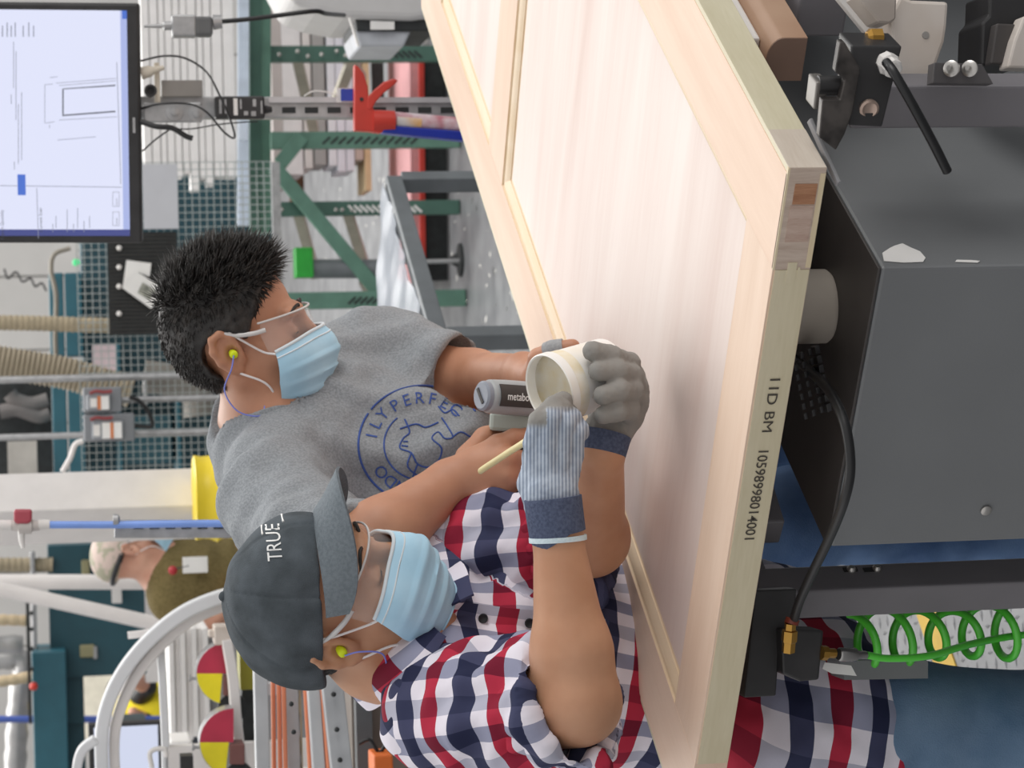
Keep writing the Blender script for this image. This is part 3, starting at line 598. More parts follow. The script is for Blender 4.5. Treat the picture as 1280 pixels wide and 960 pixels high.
def add_glasses(h, root):
    g = obj('safety_glasses', gridmb(h.shellgrid([h.E(.0, 0, .0, .108, .082, .2)], lambda u, v: (.5-u)*2*1.12*(1-.10*abs(v-.4)), lambda u, v: .030-.048*v*(1-.45*max(0, 1-abs(u-.5)/.10)), .004, 40, 10), .0018), M_lens, root, smooth=60, label='clear wraparound safety glasses')
    obj('lens_rim', MB().tube([np.array(p) for p in h.shellgrid([h.E(.0, 0, .0, .108, .082, .2)], lambda u, v: (.5-u)*2*1.12, lambda u, v: .030, .004, 40, 1)[:, 0]], .0016, 8), M_temple, g, smooth=60)
    for e in (1, -1):
        obj('temple', MB().tube(spline([h.P(.047, e*.0775, .018), h.P(.03, e*.083, .018), h.P(.005, e*.0865, .022), h.P(-.016, e*.0885, .030), h.P(-.034, e*.084, .020)], 6), [.0036]*12+[.0028]*13, 10), M_temple, g, smooth=60, label='clear plastic temple arm')
    return g
def add_plug(h, root, e, cordpts):
    obj('ear_plug', MB().lathe(h.P(-.007, e*.0795, -.002), h.D(.25, e, -.15), [(0, .0055), (.008, .0062), (.013, .0058), (.015, .004)], 12), M_plug, root, smooth=50, label='bright yellow foam ear plug')
    obj('plug_cord', MB().tube(spline(cordpts, 8), .0011, 8), M_cord, root, smooth=60, label='blue ear plug cord')
def add_face_hair(h, root, m):
    for e in (1, -1):
        b = MB().tube(spline([h.P(.0975, e*.016, .033), h.P(.0972, e*.032, .037), h.P(.0855, e*.054, .030)], 5), [.0014]+[.0024]*7+[.002]*2+[.001], 8); obj('eyebrow', b, m, root, smooth=60)
        b = MB().tube(spline([h.P(.0845, e*.020, -.0005), h.P(.0875, e*.033, -.002), h.P(.0805, e*.046, -.0005)], 5), .0014, 6); obj('eyelash', b, m, root, smooth=60)

# ======================= man in the plaid shirt
def person_plaid():
    root = thing('person', 'man in red, white and navy plaid shirt and dark cap bending over the door', 'person', (-1.02, .30, 0))
    hc = W(421, 757, 3.13); F = .72*HR-.56*ZZ-.46*HF; h = Head(hc, F, ZZ+.06*HR, 1.02); Fc = .76*HR-.03*ZZ-.50*HF; hk = Head(hc, Fc, ZZ+.06*HR, 1.02); hk.o = h.P(-.012, 0, .045)-hk.D(-.014, 0, .047)*1.02
    body = h.prims()
    nb = W(548, 800, 3.24); body += chain([h.P(-.02, 0, -.03), h.P(-.035, 0, -.085), nb], [.056, .056, .062], .03)
    shR, elR, wrR = W(560, 893, 3.06), W(722, 878, 2.86), W(697, 668, 2.86)
    shL, elL, wrL = W(566, 690, 3.30), W(738, 672, 3.14), W(751, 566, 2.985)
    chest, belly, hip = W(640, 805, 3.27), W(790, 830, 3.32), W(900, 860, 3.34)
    fx = ax3(HR*.65-HF*.76, ZZ)
    tor = [Ell(W(625, 790, 3.26), (.105, .165, .16), fx, .06), Ell(W(760, 815, 3.31), (.105, .155, .17), fx, .06), Ell(W(900, 850, 3.33), (.11, .16, .15), fx, .06)]
    tor += chain([nb+ZZ*-.01, shR], [.07, .068], .05)+chain([nb+ZZ*-.01, shL], [.07, .066], .05)
    armR = chain([shR, elR], [.062, .052], .03)+[Cone(elR, elR+(wrR-elR)*.3, .044, .046, .02), Cone(elR+(wrR-elR)*.3, wrR, .046, .029, .02, flat=None)]
    armL = chain([shL, elL], [.062, .050], .03)+[Cone(elL, wrL, .046, .029, .02)]
    # hands: right grips the rim and the brush, left carries the tub from below
    def P(x, y, D): return W(x, y, D)
    hR = [Cone(wrR, P(691, 620, 2.86), .027, .030, .012, flat=(nrm(-HF), .72))]
    kn = [(667, 556, 2.868), (684, 552, 2.858), (702, 556, 2.862), (717, 567, 2.872)]
    for i, q in enumerate(kn): hR.append(Cone(P(691+(i-1.5)*7, 632, 2.862), P(*q), .0125, .0104, .004))
    fR = [[kn[0], (674, 526, 2.856), (692, 508, 2.876), (704, 501, 2.90)], [kn[1], (689, 522, 2.85), (702, 512, 2.88), (711, 516, 2.915)], [kn[2], (706, 530, 2.855), (715, 522, 2.89), (719, 528, 2.92)], [kn[3], (719, 543, 2.865), (724, 536, 2.89), (726, 541, 2.915)]]
    fr = [[.0106, .0104, .0100, .0094], [.0104, .0102, .0100, .0092], [.0102, .0100, .0096, .0088], [.0098, .0094, .009, .0085]]
    for f_, r_ in zip(fR, fr): hR += chain([P(*q) for q in f_], r_, .003)
    hR += chain([P(676, 640, 2.885), P(664, 605, 2.915), P(668, 570, 2.94), P(684, 545, 2.95)], [.016, .0135, .0115, .0095], .008)
    hL = [Cone(wrL, P(757, 545, 2.99), .027, .028, .012)]
    kl = [(790, 470, 3.01), (795, 487, 3.00), (795, 504, 2.99), (788, 521, 2.98)]
    for q in kl: hL.append(Cone(P(759, 540, 2.995), P(*q), .018, .0135, .014))
    fL = [[kl[0], (786, 455, 2.965), (764, 446, 2.925), (741, 439, 2.915)], [kl[1], (789, 470, 2.945), (772, 464, 2.915), (748, 464, 2.905)], [kl[2], (790, 488, 2.935), (774, 488, 2.905), (754, 494, 2.90)], [kl[3], (787, 512, 2.935), (772, 514, 2.91), (754, 519, 2.908)]]
    for f_, r_ in zip(fL, [[.0125, .0118, .0112, .0105], [.0125, .0118, .0112, .0102], [.012, .0115, .0108, .010], [.0112, .0105, .0098, .009]]): hL += chain([P(*q) for q in f_], r_, .005)
    hL += chain([P(757, 535, 3.01), P(748, 500, 3.035), P(735, 470, 3.035), P(722, 455, 3.03)], [.017, .0145, .0125, .010], .008)
    legs = []
    for (kx, ky, kD), (hx, hy, hD), foot in (((1120, 905, 3.12), (960, 900, 3.30), V3(-.985, -.02, .08)), ((1120, 912, 3.42), (960, 880, 3.42), V3(-1.05, .42, .08))):
        a, b = W(hx, hy, hD), W(kx, ky, kD); foot[:2] = b[:2]+(foot[:2]-b[:2])*.15; legs += chain([a, b, foot], [.088, .064, .044], .04)+[Cone(foot-ZZ*.03, foot-ZZ*.035+.14*nrm(V3(1, -.1, 0)), .042, .038, .02)]
    allb = body+tor+armR+armL+hR+hL+legs
    skinmesh('body', allb, .0036, M_sk1, root)
    # jeans
    jl = [q.grow(.016) for q in legs if q.a[2] > .07]+[tor[2].grow(.008)]+[Cut(W(880, 850, 3.33), ZZ+.1*HR, .004)]
    M_jean = mat('denim', '55708c', .85, col2='748ca6', scale=9, bump=.3, bscale=500, det=6, spec=.15)
    jn = lambda v: .006*vnoise(v*V3(14, 14, 26), 3)*np.clip((1.0-v[:, 2])*3, 0, 1)
    jeans = skinmesh('jeans', jl, .0055, M_jean, root, disp=jn)
    for q in [q for q in legs if q.a[2] < .07]:
        obj('shoe', MB().ball((q.a+q.b)/2+ZZ*-.002, (.125, .052, .045), 12, ax=np.array([nrm(q.b-q.a), nrm(np.cross(ZZ, q.b-q.a)), ZZ])), M_rub, root, smooth=180)
    # shirt
    sRe = elR+(shR-elR)*.02; sLe = elL+(shL-elL)*.02
    tr = [q.grow(.020) for q in tor[:3]]+[q.grow(.015) for q in tor[3:]]+[Ell(W(985, 855, 3.27), (.125, .175, .12), fx, .06), Ell(W(1010, 902, 3.15), (.125, .15, .15), fx, .05)]
    slR = [Cone(shR+(elR-shR)*.04, sRe, .088, .078, .03), Cone(sRe+(shR-sRe)*.10, sRe, .079, .082, .012)]
    slL = [Cone(shL+(elL-shL)*.04, sLe, .086, .074, .03), Cone(sLe+(shL-sLe)*.10, sLe, .076, .079, .012)]
    cuts = [Cut(nb+ZZ*.035+HR*.01, ZZ*1.0-.55*HR+.35*HF, .006, .11), Cut(sRe, nrm(nrm(elR-shR)+.35*nrm(wrR-elR)), .004, .14), Cut(sLe, nrm(elL-shL), .004, .12)]
    ringR = [Cone(sRe-.03*nrm(elR-shR), sRe+.05*nrm(elR-shR), .062, .066, .004, 's')]; ringL = [Cone(sLe-.03*nrm(elL-shL), sLe+.05*nrm(elL-shL), .058, .062, .004, 's')]
    hem = Cut(W(1100, 900, 3.2), -ZZ-.12*HR, .004)
    hem = Cut(V3(0, 0, .60), -ZZ, .004)
    tax = nrm(W(560, 790, 3.25)-W(960, 860, 3.34)); tc0 = W(760, 815, 3.31); tn1 = nrm(fx[0]-tax*(fx[0] @ tax)); tn2 = np.cross(tax, tn1)
    def seg(v, a, b): t = np.clip((v-a) @ (b-a)/((b-a) @ (b-a)), -.3, 1.2); w = v-a-np.outer(t, b-a); return np.linalg.norm(w, axis=1), t*np.linalg.norm(b-a), w
    def attr(v):
        dR, tR, wR = seg(v, shR, sRe); dL, tL, wL = seg(v, shL, sLe); a1 = nrm(np.cross(sRe-shR, HF)); a2 = nrm(np.cross(sRe-shR, a1)); b1 = nrm(np.cross(sLe-shL, HF)); b2 = nrm(np.cross(sLe-shL, b1))
        dT = field(tr, v); eR = dR-.083; eL = dL-.080; w = v-tc0; ang = np.arctan2(w @ tn2, w @ tn1); nz = vnoise(v*9, 8)*.006
        rd = np.hypot(w @ tn2, w @ tn1); u = ang*.17; vv = w @ tax-.75*np.clip(.19-rd, 0, .2)*np.clip(-(w @ tax)/.12, 0, 1.5)
        mR = (eR < dT+.004) & (tR > .03); mL = (eL < dT+.004) & (tL > .03)
        u = np.where(mR, np.arctan2(wR @ a2, wR @ a1)*.085, np.where(mL, np.arctan2(wL @ b2, wL @ b1)*.082, u)); vv = np.where(mR, tR+.02, np.where(mL, tL+.045, vv))
        return np.stack([u+nz, vv+nz, np.zeros(len(v))], 1)
    def disp(v):
        dR, tR, _ = seg(v, shR, sRe); dL, tL, _ = seg(v, shL, sLe)
        w = np.clip(1.2-np.minimum(dR, dL)/.09, 0, 1); w2 = v-tc0
        rad = vnoise(np.stack([(w2 @ tax)*26+vnoise(v*5, 2)*1.2, (w2 @ tn2)*7, (w2 @ tn1)*7], 1), 4)
        dg = vnoise(np.stack([(w2 @ (tax+.8*tn2))*34, (w2 @ (tax-.8*tn2))*8, (w2 @ tn1)*10], 1), 9)
        return np.maximum(.011*rad+.009*dg*(.4+w)+.0045*vnoise(v*34, 6), -.013)
    shirt = skinmesh('plaid_shirt', tr+cuts[:1]+[hem], .0048, M_plaid, root, disp=disp, attr=attr, label='red, white and navy checked short sleeve shirt')
    def sleeve(sl, ct, rg, sh, e, r0):
        d_ = nrm(e-sh); a1 = nrm(np.cross(d_, HF)); a2 = np.cross(d_, a1)
        def at_(v): w = v-sh; nz = vnoise(v*9, 8)*.007; return np.stack([np.arctan2(w @ a2, w @ a1)*r0+nz, w @ d_+nz+.05, 0*nz], 1)
        def dp(v):
            w = v-sh; t = w @ d_; an = np.arctan2(w @ a2, w @ a1); k_ = np.clip(t/.1, 0, 1)
            f = vnoise(np.stack([t*42+np.sin(an)*1.6, np.cos(an)*1.2, np.sin(an)*1.2], 1), 14); g = vnoise(np.stack([(t+.06*an)*30, np.cos(an)*2.2, np.sin(an)*2.2], 1), 21)
            return k_*(.011*f+.012*g)+.003*vnoise(v*40, 6)
        o = skinmesh('sleeve', sl+[ct]+rg, .0045, M_plaid, shirt, disp=dp, attr=at_); return o
    sleeve(slR, cuts[1], ringR, shR, sRe, .085); sleeve(slL, cuts[2], ringL, shL, sLe, .082)
    bv = bvh_of(shirt)
    # button placket, buttons, pocket seam, collar
    lc = [onto(bv, x, y, .004) for x, y in ((556, 766), (575, 768), (600, 771), (640, 776), (680, 779), (720, 784), (760, 790))]
    lc = [p for p in lc if p is not None]
    if len(lc) > 3:
        lc = spline(lc, 5); md = nrm(np.cross(nrm(lc[-1]-lc[0]), cf)); pm = MB().grid(lambda u, v: lc[int(round(u*(len(lc)-1)))]+md*(v-.5)*.032, len(lc)-1, 2, .002)
        me = newmesh('placket', pm.v, pm.f); at = me.attributes.new('cloth', 'FLOAT_VECTOR', 'POINT'); vv = np.array(pm.v); at.data.foreach_set('vector', np.ascontiguousarray(attr(vv), np.float32).ravel()); obj('placket', me, M_plaid, shirt, smooth=60)
    for x, y in ((551, 770), (604, 773), (662, 779)):
        p = onto(bv, x, y, .007)
        if p is not None: obj('button', MB().lathe(p, -cf, [(-.002, .0062), (.0015, .0064), (.0028, .0055), (.002, .004)], 16), M_rub, shirt, smooth=40, label='small black shirt button')
    # collar: stand-up band that folds over, points at the throat
    def collar(n0, pts, wid):
        P_ = spline(pts, 6); n = len(P_)-1
        def fn(u, v):
            p = P_[int(round(u*n))]; out = nrm((p-n0)*V3(1, 1, .3)); w_ = wid*(.8+.45*u)
            return p+ZZ*(.020*(1-v))*1-ZZ*w_*v+out*(.006+.022*v)
        return MB().grid(fn, n, 6, .0025)
    def flap(top, bot, nm):
        T, B_ = spline(top, 8), spline(bot, 8); n = len(T)-1
        def fn(u, v): i = int(round(u*n)); p = T[i]+(B_[i]-T[i])*v; return p-HF*.012*math.sin(math.pi*v)+ZZ*.006*math.sin(math.pi*v)
        mb = MB().grid(fn, n, 8, .003); me = newmesh(nm, mb.v, mb.f); at = me.attributes.new('cloth', 'FLOAT_VECTOR', 'POINT'); K = (n+1)*9
        uv = np.array([(v/8*.055+.028, u/n*.13+.046, 0) for u in range(n+1) for v in range(9)]*2); at.data.foreach_set('vector', np.ascontiguousarray(uv, np.float32).ravel())
        return obj(nm, me, M_plaid, shirt, smooth=60)
    flap([P(428, 835, 3.36), P(434, 846, 3.24), P(462, 826, 3.13), P(500, 802, 3.08), P(540, 774, 3.10)], [P(448, 850, 3.40), P(460, 886, 3.24), P(496, 866, 3.07), P(532, 834, 3.03), P(557, 797, 3.06)], 'collar')
    flap([P(430, 830, 3.38), P(470, 760, 3.36), P(520, 725, 3.24), P(547, 765, 3.11)], [P(450, 838, 3.40), P(510, 725, 3.38), P(572, 700, 3.19), P(592, 742, 3.085)], 'collar')
    flap([P(546, 770, 3.115), P(556, 758, 3.12), P(566, 745, 3.12)], [P(552, 778, 3.115), P(566, 766, 3.115), P(584, 745, 3.11)], 'collar_stand')
    # gloves
    def glove(name, hand, wr, toward, coat, ribx, label):
        ax_ = nrm(wr-toward)
        def attr_(v): return np.stack([v @ ribx, v @ ZZ, coat(v)], 1)
        g = skinmesh('glove', [q.grow(.0022) for q in hand]+[Cut(wr+ax_*.004, ax_, .003, .06)], .0022, M_knit, root, attr=attr_, disp=lambda v: .0006*vnoise(v*260, 3), label=label); return g, ax_
    pxy = lambda v: (960-(480+FPX*((v-CP) @ cr)/((v-CP) @ cf)), 640-FPX*((v-CP) @ cu)/((v-CP) @ cf))
    def coatR(v): y, x = pxy(v); dep = (v-CP) @ HF; return np.clip(((np.where(x < 683, 536, 514)-y)/7+np.clip((x-716)/6, 0, 1.5)*(y > 560)+np.clip((dep-2.885)/.01, 0, 2)), 0, 1)
    gR, aR = glove('glove', hR, wrR, P(690, 560, 2.86), coatR, nrm(cu), 'right work glove: pale blue knit back, grey coated fingers')
    gL, aL = glove('glove', hL, wrL, P(775, 500, 2.99), lambda v: np.ones(len(v)), nrm(cu), 'left work glove with grey coating')
    ca, cb = wrR-aR*.004, wrR+aR*.012
    c0, c1 = P(690, 612, 2.86), wrR
    obj('cuff', MB().tube([P(691, 622, 2.86), P(693, 640, 2.86), wrR, P(699, 671, 2.86)], [.0345, .0345, .034, .0335], 32), M_cuff, gR, smooth=60, label='navy knit glove cuff'); obj('cuff_hem', MB().tube([wrR+aR*.002, wrR+aR*.008], .0346, 32), M_cuffw, gR, smooth=60, label='pale edge of glove cuff')
    obj('cuff', MB().tube([P(756, 542, 2.988), P(753, 556, 2.986), P(751, 566, 2.985)], [.0335, .0325, .0315], 32), M_cuff, gL, smooth=60, label='navy knit glove cuff')
    # cap
    M_cap = mat('cap_cloth', '474d51', .85, col2='5d646a', scale=30, det=8, bump=.35, bscale=700, spec=.15, thr=(.3, .7)); M_capi = fabric('brim_cloth', '6a7278', '767e84', 220)
    cp = [hk.E(-.014, 0, .050, .113, .091, .093, .03), hk.E(-.03, 0, .035, .105, .090, .085, .03), Cut(hk.P(.0, 0, .026), hk.D(.10, 0, -1), .004), hk.E(-.012, 0, .0, .103, .081, .09, .01, 's')]
    def capd(v): w = (v-hk.o) @ hk.A.T; a = np.arctan2(w[:, 1], w[:, 0]); s_ = np.abs(np.mod(a+math.pi/6, math.pi/3)-math.pi/6); return -.0016*np.exp(-(s_/.025)**2)+.0022*vnoise(v*34, 5)+.0035*vnoise(v*15, 11)
    cap = skinmesh('cap', cp, .0032, M_cap, root, disp=capd, label='dark grey baseball cap with white lettering')
    def brim(u, v):
        a = (u-.5)*2*1.22; e = v**1.0; r = .107+.076*e*math.cos(a*1.12)**.6; x = -.010+r*math.cos(a)*1.0; y = .098*math.sin(a)*(1+.05*e); return hk.P(x, y, .036-.012*math.sin(a)**2-e*math.cos(a*1.12)**.6*(.030+.05*math.sin(a)**2-.008*math.cos(a)))
    obj('brim', MB().grid(brim, 30, 10, .0035), M_capi, cap, smooth=60, label='grey curved cap brim'); obj('top_button', MB().ball(hk.P(-.014, 0, .1435), .007, 8), M_cap, cap, smooth=180)
    bvc = bvh_of(cap)
    def print_on(par, bvh, txt, x0, y0, dx, dy, size, m, name='lettering', lift=.0018, align='LEFT'):
        """lettering laid on a curved surface: dx = reading direction in the photo, dy = letter-up direction"""
        me = textmesh(txt, size, 0, align); ok = True
        for v in me.vertices:
            p = onto(bvh, x0+dx[0]*v.co.x+dy[0]*v.co.y, y0+dx[1]*v.co.x+dy[1]*v.co.y, lift)
            if p is None: p = onto(bvh, x0, y0, lift)
            v.co = Vector(p)
        return obj(name, me, m, par)
    M_wt = mat('thread_white', 'f0f0ee', .7)
    print_on(cap, bvc, 'TRUE', 353, 701, (-.06, -.70), (-.95, .05), 28, M_wt, 'cap_lettering')
    for (a, b) in (((328, 668), (327, 657)), ((354, 652), (352, 643))):
        p, q = onto(bvc, *a, .001), onto(bvc, *b, .001)
        if p is not None and q is not None: obj('cap_lettering', MB().tube([p, q], .0014, 6), M_wt, cap)
    hb = skinmesh('hair', [h.E(-.014, 0, .025, .104, .083, .085, .03), Cut(hk.P(-.0, 0, .04), hk.D(0, 0, 1), .003), Cut(h.P(-.030, 0, -.02), h.D(.9, 0, -.45), .004), Cut(h.P(-.0, 0, -.055), h.D(0, 0, -1), .003)], .003, mat('hair_black', '1f1b1a', .6, bump=.4, bscale=500), root, disp=lambda v: .0015*vnoise(v*200, 4))
    add_face_hair(h, root, MATS['hair_black'])
    add_mask(h, root, -1); add_glasses(h, root)
    add_plug(h, root, -1, [h.P(-.004, -.094, -.006), h.P(.012, -.096, -.018), h.P(.02, -.09, -.045), h.P(.002, -.082, -.068), h.P(-.01, -.078, -.085), h.P(-.02, -.08, -.10)])
    return root, print_on
P1, print_on = person_plaid()
# ======================= man in the grey T-shirt
def person_grey():
    root = thing('person', 'man in grey T-shirt with spiky black hair looking down, holding a nailer', 'person', (-1.2, 1.0, 0))
    hc = W(301, 428, 3.62); F = .22*HR-.95*ZZ-.18*HF; U = HR*.95+.24*ZZ-.12*HF; h = Head(hc, F, U, 1.0, .010)
    body = h.prims()
    nb = W(344, 534, 3.66); nk = h.P(.026, 0, -.085); body += chain([h.P(.012, 0, -.03), nk, nb], [.050, .050, .056], .03)
    shR, elR, wrR = W(352, 630, 3.46), W(432, 706, 3.20), W(562, 604, 3.24)
    shL, elL, wrL = W(470, 462, 3.78), W(594, 472, 3.66), W(655, 466, 3.44)
    fx = ax3(HR*.72-HF*.6-ZZ*.3, ZZ*.9+HR*.2); P = W
    tor = [Ell(W(420, 560, 3.68), (.115, .165, .16), fx, .06), Ell(W(548, 605, 3.70), (.125, .165, .18), fx, .06), Ell(W(690, 660, 3.85), (.12, .16, .15), fx, .06)]
    tor += chain([nb, shR], [.058, .064], .05)+chain([nb, shL], [.062, .066], .05)
    armR = chain([shR, elR], [.064, .050], .03)+[Cone(elR, elR+(wrR-elR)*.35, .046, .049, .02), Cone(elR+(wrR-elR)*.35, wrR, .049, .031, .02)]
    armL = chain([shL, elL], [.058, .041], .03)+[Cone(elL, wrL, .039, .027, .02)]
    hR = [Cone(wrR, P(596, 592, 3.23), .029, .033, .014, flat=(nrm(-HF+.3*cu), .8))]
    kn = [(622, 556, 3.225), (636, 572, 3.205), (636, 594, 3.205), (628, 613, 3.215)]
    for i, q in enumerate(kn): hR.append(Cone(P(588+i*1.5, 582+i*8, 3.235), P(*q), .018, .0145, .014))
    fR = [[kn[0], (642, 547, 3.225), (660, 545, 3.235), (676, 548, 3.25)], [kn[1], (651, 575, 3.222), (652, 572, 3.262), (636, 570, 3.285)], [kn[2], (650, 596, 3.222), (651, 592, 3.262), (636, 590, 3.285)], [kn[3], (640, 616, 3.23), (642, 611, 3.265), (628, 608, 3.28)]]
    for f_, r_ in zip(fR, [[.0130, .0118, .0108, .0095], [.0132, .0122, .0112, .010], [.0128, .0118, .0108, .0098], [.012, .0108, .0098, .009]]): hR += chain([P(*q) for q in f_], r_, .005)
    hR += chain([P(585, 572, 3.26), P(606, 548, 3.28), P(630, 535, 3.30), P(648, 536, 3.31)], [.018, .0145, .012, .010], .008)
    hL = [Cone(wrL, P(672, 472, 3.38), .028, .026, .014)]
    fL = [[(668, 462, 3.375), (672, 447, 3.355), (690, 437, 3.335), (716, 433, 3.325)], [(680, 466, 3.365), (690, 455, 3.345), (706, 452, 3.335), (720, 456, 3.33)], [(684, 474, 3.37), (698, 468, 3.35), (712, 470, 3.34), (722, 476, 3.34)], [(680, 482, 3.375), (694, 482, 3.36), (706, 486, 3.35), (714, 492, 3.35)]]
    for f_, r_ in zip(fL, [[.0135, .0125, .0118, .0105]]*4): hL += chain([P(*q) for q in f_], r_, .005)
    hL += chain([P(662, 480, 3.40), P(672, 494, 3.37), P(686, 504, 3.35), P(698, 508, 3.34)], [.016, .0135, .0115, .0095], .008)
    legs = []
    for a, b, foot in ((V3(-1.18, .86, .95), V3(-1.15, .93, .5), V3(-1.18, .93, .08)), (V3(-1.22, 1.08, .95), V3(-1.18, 1.2, .5), V3(-1.21, 1.22, .08))):
        legs += chain([a, b, foot], [.092, .064, .044], .04)+[Cone(foot-ZZ*.03, foot-ZZ*.035+.14*V3(1, 0, 0), .042, .038, .02)]
    skinmesh('body', body+tor+armR+armL+hR+hL+legs, .0036, M_sk2, root)
    obj_j = skinmesh('jeans', [q.grow(.016) for q in legs if q.a[2] > .07]+[Ell(V3(-1.2, .97, .97), (.13, .175, .12), None, .06), Cut(V3(-1.2, .8, 1.03), ZZ, .004)], .006, mat('denim_blue', '4a638a', .85, col2='6984aa', scale=9, bump=.3, bscale=500, det=6, spec=.15), root, disp=lambda v: .006*vnoise(v*V3(14, 14, 26), 3))
    for q in [q for q in legs if q.a[2] < .07]:
        obj('shoe', MB().ball((q.a+q.b)/2-ZZ*.002, (.125, .052, .045), 12, ax=np.array([nrm(q.b-q.a), nrm(np.cross(ZZ, q.b-q.a)), ZZ])), M_rub, root, smooth=180)
    M_tee = fabric('tee_grey', '868a8e', '9ca0a4', 320, bump=.3)
    sRe = shR+(elR-shR)*.92; sLe = shL+(elL-shL)*.84
    tr = [q.grow(.018) for q in tor]+[Ell(W(558, 548, 3.62), (.075, .085, .10), fx, .05)]+[Ell(V3(-1.17, .93, 1.0), (.15, .19, .16), None, .06), Cut(V3(0, 0, .86), -ZZ, .004)]
    tr += [Cone(shR, sRe, .078, .074, .03), Cone(shL, sLe, .078, .070, .03), Cut(nb+(nk-nb)*.30, nrm(nk-nb), .006, .10),
           Cut(sRe, nrm(elR-shR), .004, .11), Cut(sLe, nrm(elL-shL), .004, .11), Cone(sRe-.03*nrm(elR-shR), sRe+.05*nrm(elR-shR), .058, .062, .004, 's'), Cone(sLe-.03*nrm(elL-shL), sLe+.05*nrm(elL-shL), .056, .060, .004, 's')]
    d1 = nrm(W(600, 470, 3.7)-W(330, 560, 3.6)); d2 = nrm(W(520, 600, 3.6)-W(430, 420, 3.8))
    def disp(v):
        w = v-nb
        f = vnoise(np.stack([(w @ d2)*30+vnoise(v*6, 2)*1.2, (w @ d1)*6, (w @ HF)*8], 1), 4); g = vnoise(np.stack([(w @ nrm(d1+d2))*22, (w @ nrm(d1-d2))*7, (w @ HF)*8], 1), 9)
        return np.maximum(.013*f+.010*g+.004*vnoise(v*34, 6), -.012)
    tee = skinmesh('t_shirt', tr, .0048, M_tee, root, disp=disp, label='heather grey short sleeve T-shirt with round blue print')
    obj('neckband', MB().tube([nb+(nk-nb)*t for t in (.24, .40)], [.068, .062], 40), M_tee, tee, smooth=60)
    bv = bvh_of(tee); M_prt = mat('print_blue', '39549a', .8, var=.1)
    ce = (528, 556); rx, ry = 80, 74
    def cur(n, pts, r=.0016):
        q = [onto(bv, x, y, .0006) for x, y in pts]; run = []; runs = []
        for p in q:
            if p is None or (run and np.linalg.norm(p-run[-1]) > .05):
                if len(run) > 1: runs.append(run)
                run = [] if p is None else [p]
            else: run.append(p)
        if len(run) > 1: runs.append(run)
        for r_ in runs: obj(n, MB().tube(r_, r, 6), M_prt, tee)
    arc = lambda c, a, b, t0, t1, n=40: [(c[0]+a*math.cos(t0+(t1-t0)*i/n), c[1]+b*math.sin(t0+(t1-t0)*i/n)) for i in range(n+1)]
    cur('print_ring', arc(ce, rx, ry, -2.5, -.6)); cur('print_ring', arc(ce, rx, ry, 1.35, 3.7)); cur('print_ring', arc(ce, rx*.60, ry*.60, 1.7, 4.0), .0012)
    def arctext(txt, t0, dt, rad):
        for i, ch in enumerate(txt):
            t = t0+dt*i; x, y = ce[0]+rx*rad*math.cos(t), ce[1]+ry*rad*math.sin(t); tx, ty = -math.sin(t), math.cos(t); ox, oy = math.cos(t), math.sin(t)
            me = textmesh(ch, 21, 0, 'CENTER'); bad = False
            for v in me.vertices:
                p = onto(bv, x+tx*v.co.x+ox*v.co.y, y+ty*v.co.x+oy*v.co.y, .0012); bad |= p is None; v.co = Vector(p if p is not None else onto(bv, *ce))
            if not bad: obj('print_letter', me, M_prt, tee)
    arctext('PERFEC', -2.15, .26, .70); arctext('ILY', -2.95, .25, .72); arctext('NDO', 2.0, .26, .70)
    for pts in ([(506, 524), (512, 540), (504, 548), (500, 560), (514, 566), (522, 580), (536, 584), (548, 576), (552, 560), (540, 548), (548, 540), (556, 548), (566, 546), (560, 534), (552, 522)], [(514, 566), (510, 584), (530, 600)], [(522, 580), (516, 596)], [(548, 576), (540, 584), (545, 598)], [(500, 536), (520, 530), (532, 534), (548, 528)], [(566, 546), (576, 540), (588, 546)], [(504, 552), (510, 552)], [(502, 557), (510, 558)], [(548, 508), (556, 516), (566, 512), (574, 520)]): cur('print_line', spline([(*p,) for p in pts], 4) if len(pts) > 2 else pts, .0013)
    # finger wrap of a glove on the left hand
    q = [P(*a) for a in fL[0]]; a_, b_ = q[2]+(q[1]-q[2])*.25, q[2]+(q[3]-q[2])*.55
    obj('glove_finger', MB().tube([a_, q[2], b_], [.0140, .0138, .0132], 18), fabric('glove_grey', '97989a', 'a5a6a8'), root, smooth=60, label='grey glove fingertip pulled over one finger')
    # hair: cap of short hair plus tufts
    M_hair = mat('hair_black2', '1b1715', .5, col2='3b342f', scale=60, bump=.4, bscale=600, thr=(.45, .8))
    hp = [h.E(-.004, 0, .050, .101, .085, .093, .03), h.E(-.008, 0, .02, .096, .082, .085, .03), Cut(h.P(.071, 0, .072), h.D(.80, 0, -.55), .01), Cut(h.P(.012, 0, .0), h.D(.86, 0, -.5), .004), Cut(h.P(-.06, 0, -.060), h.D(.1, 0, -1), .004), h.C((-.014, -.12, -.006), (-.014, .12, -.006), .036, .036, .006, 's')]
    hair = skinmesh('hair', hp, .003, M_hair, root, disp=lambda v: .002*vnoise(v*55, 4)+.0015*vnoise(v*140, 7), label='short spiky black hair')
    me = hair.data; nv = len(me.vertices); co = np.empty(nv*3, np.float32); me.vertices.foreach_get('co', co); co = co.reshape(-1, 3); no = np.empty(nv*3, np.float32); me.vertices.foreach_get('normal', no); no = no.reshape(-1, 3)
    tf = MB(); pick = rng.choice(nv, 9000)
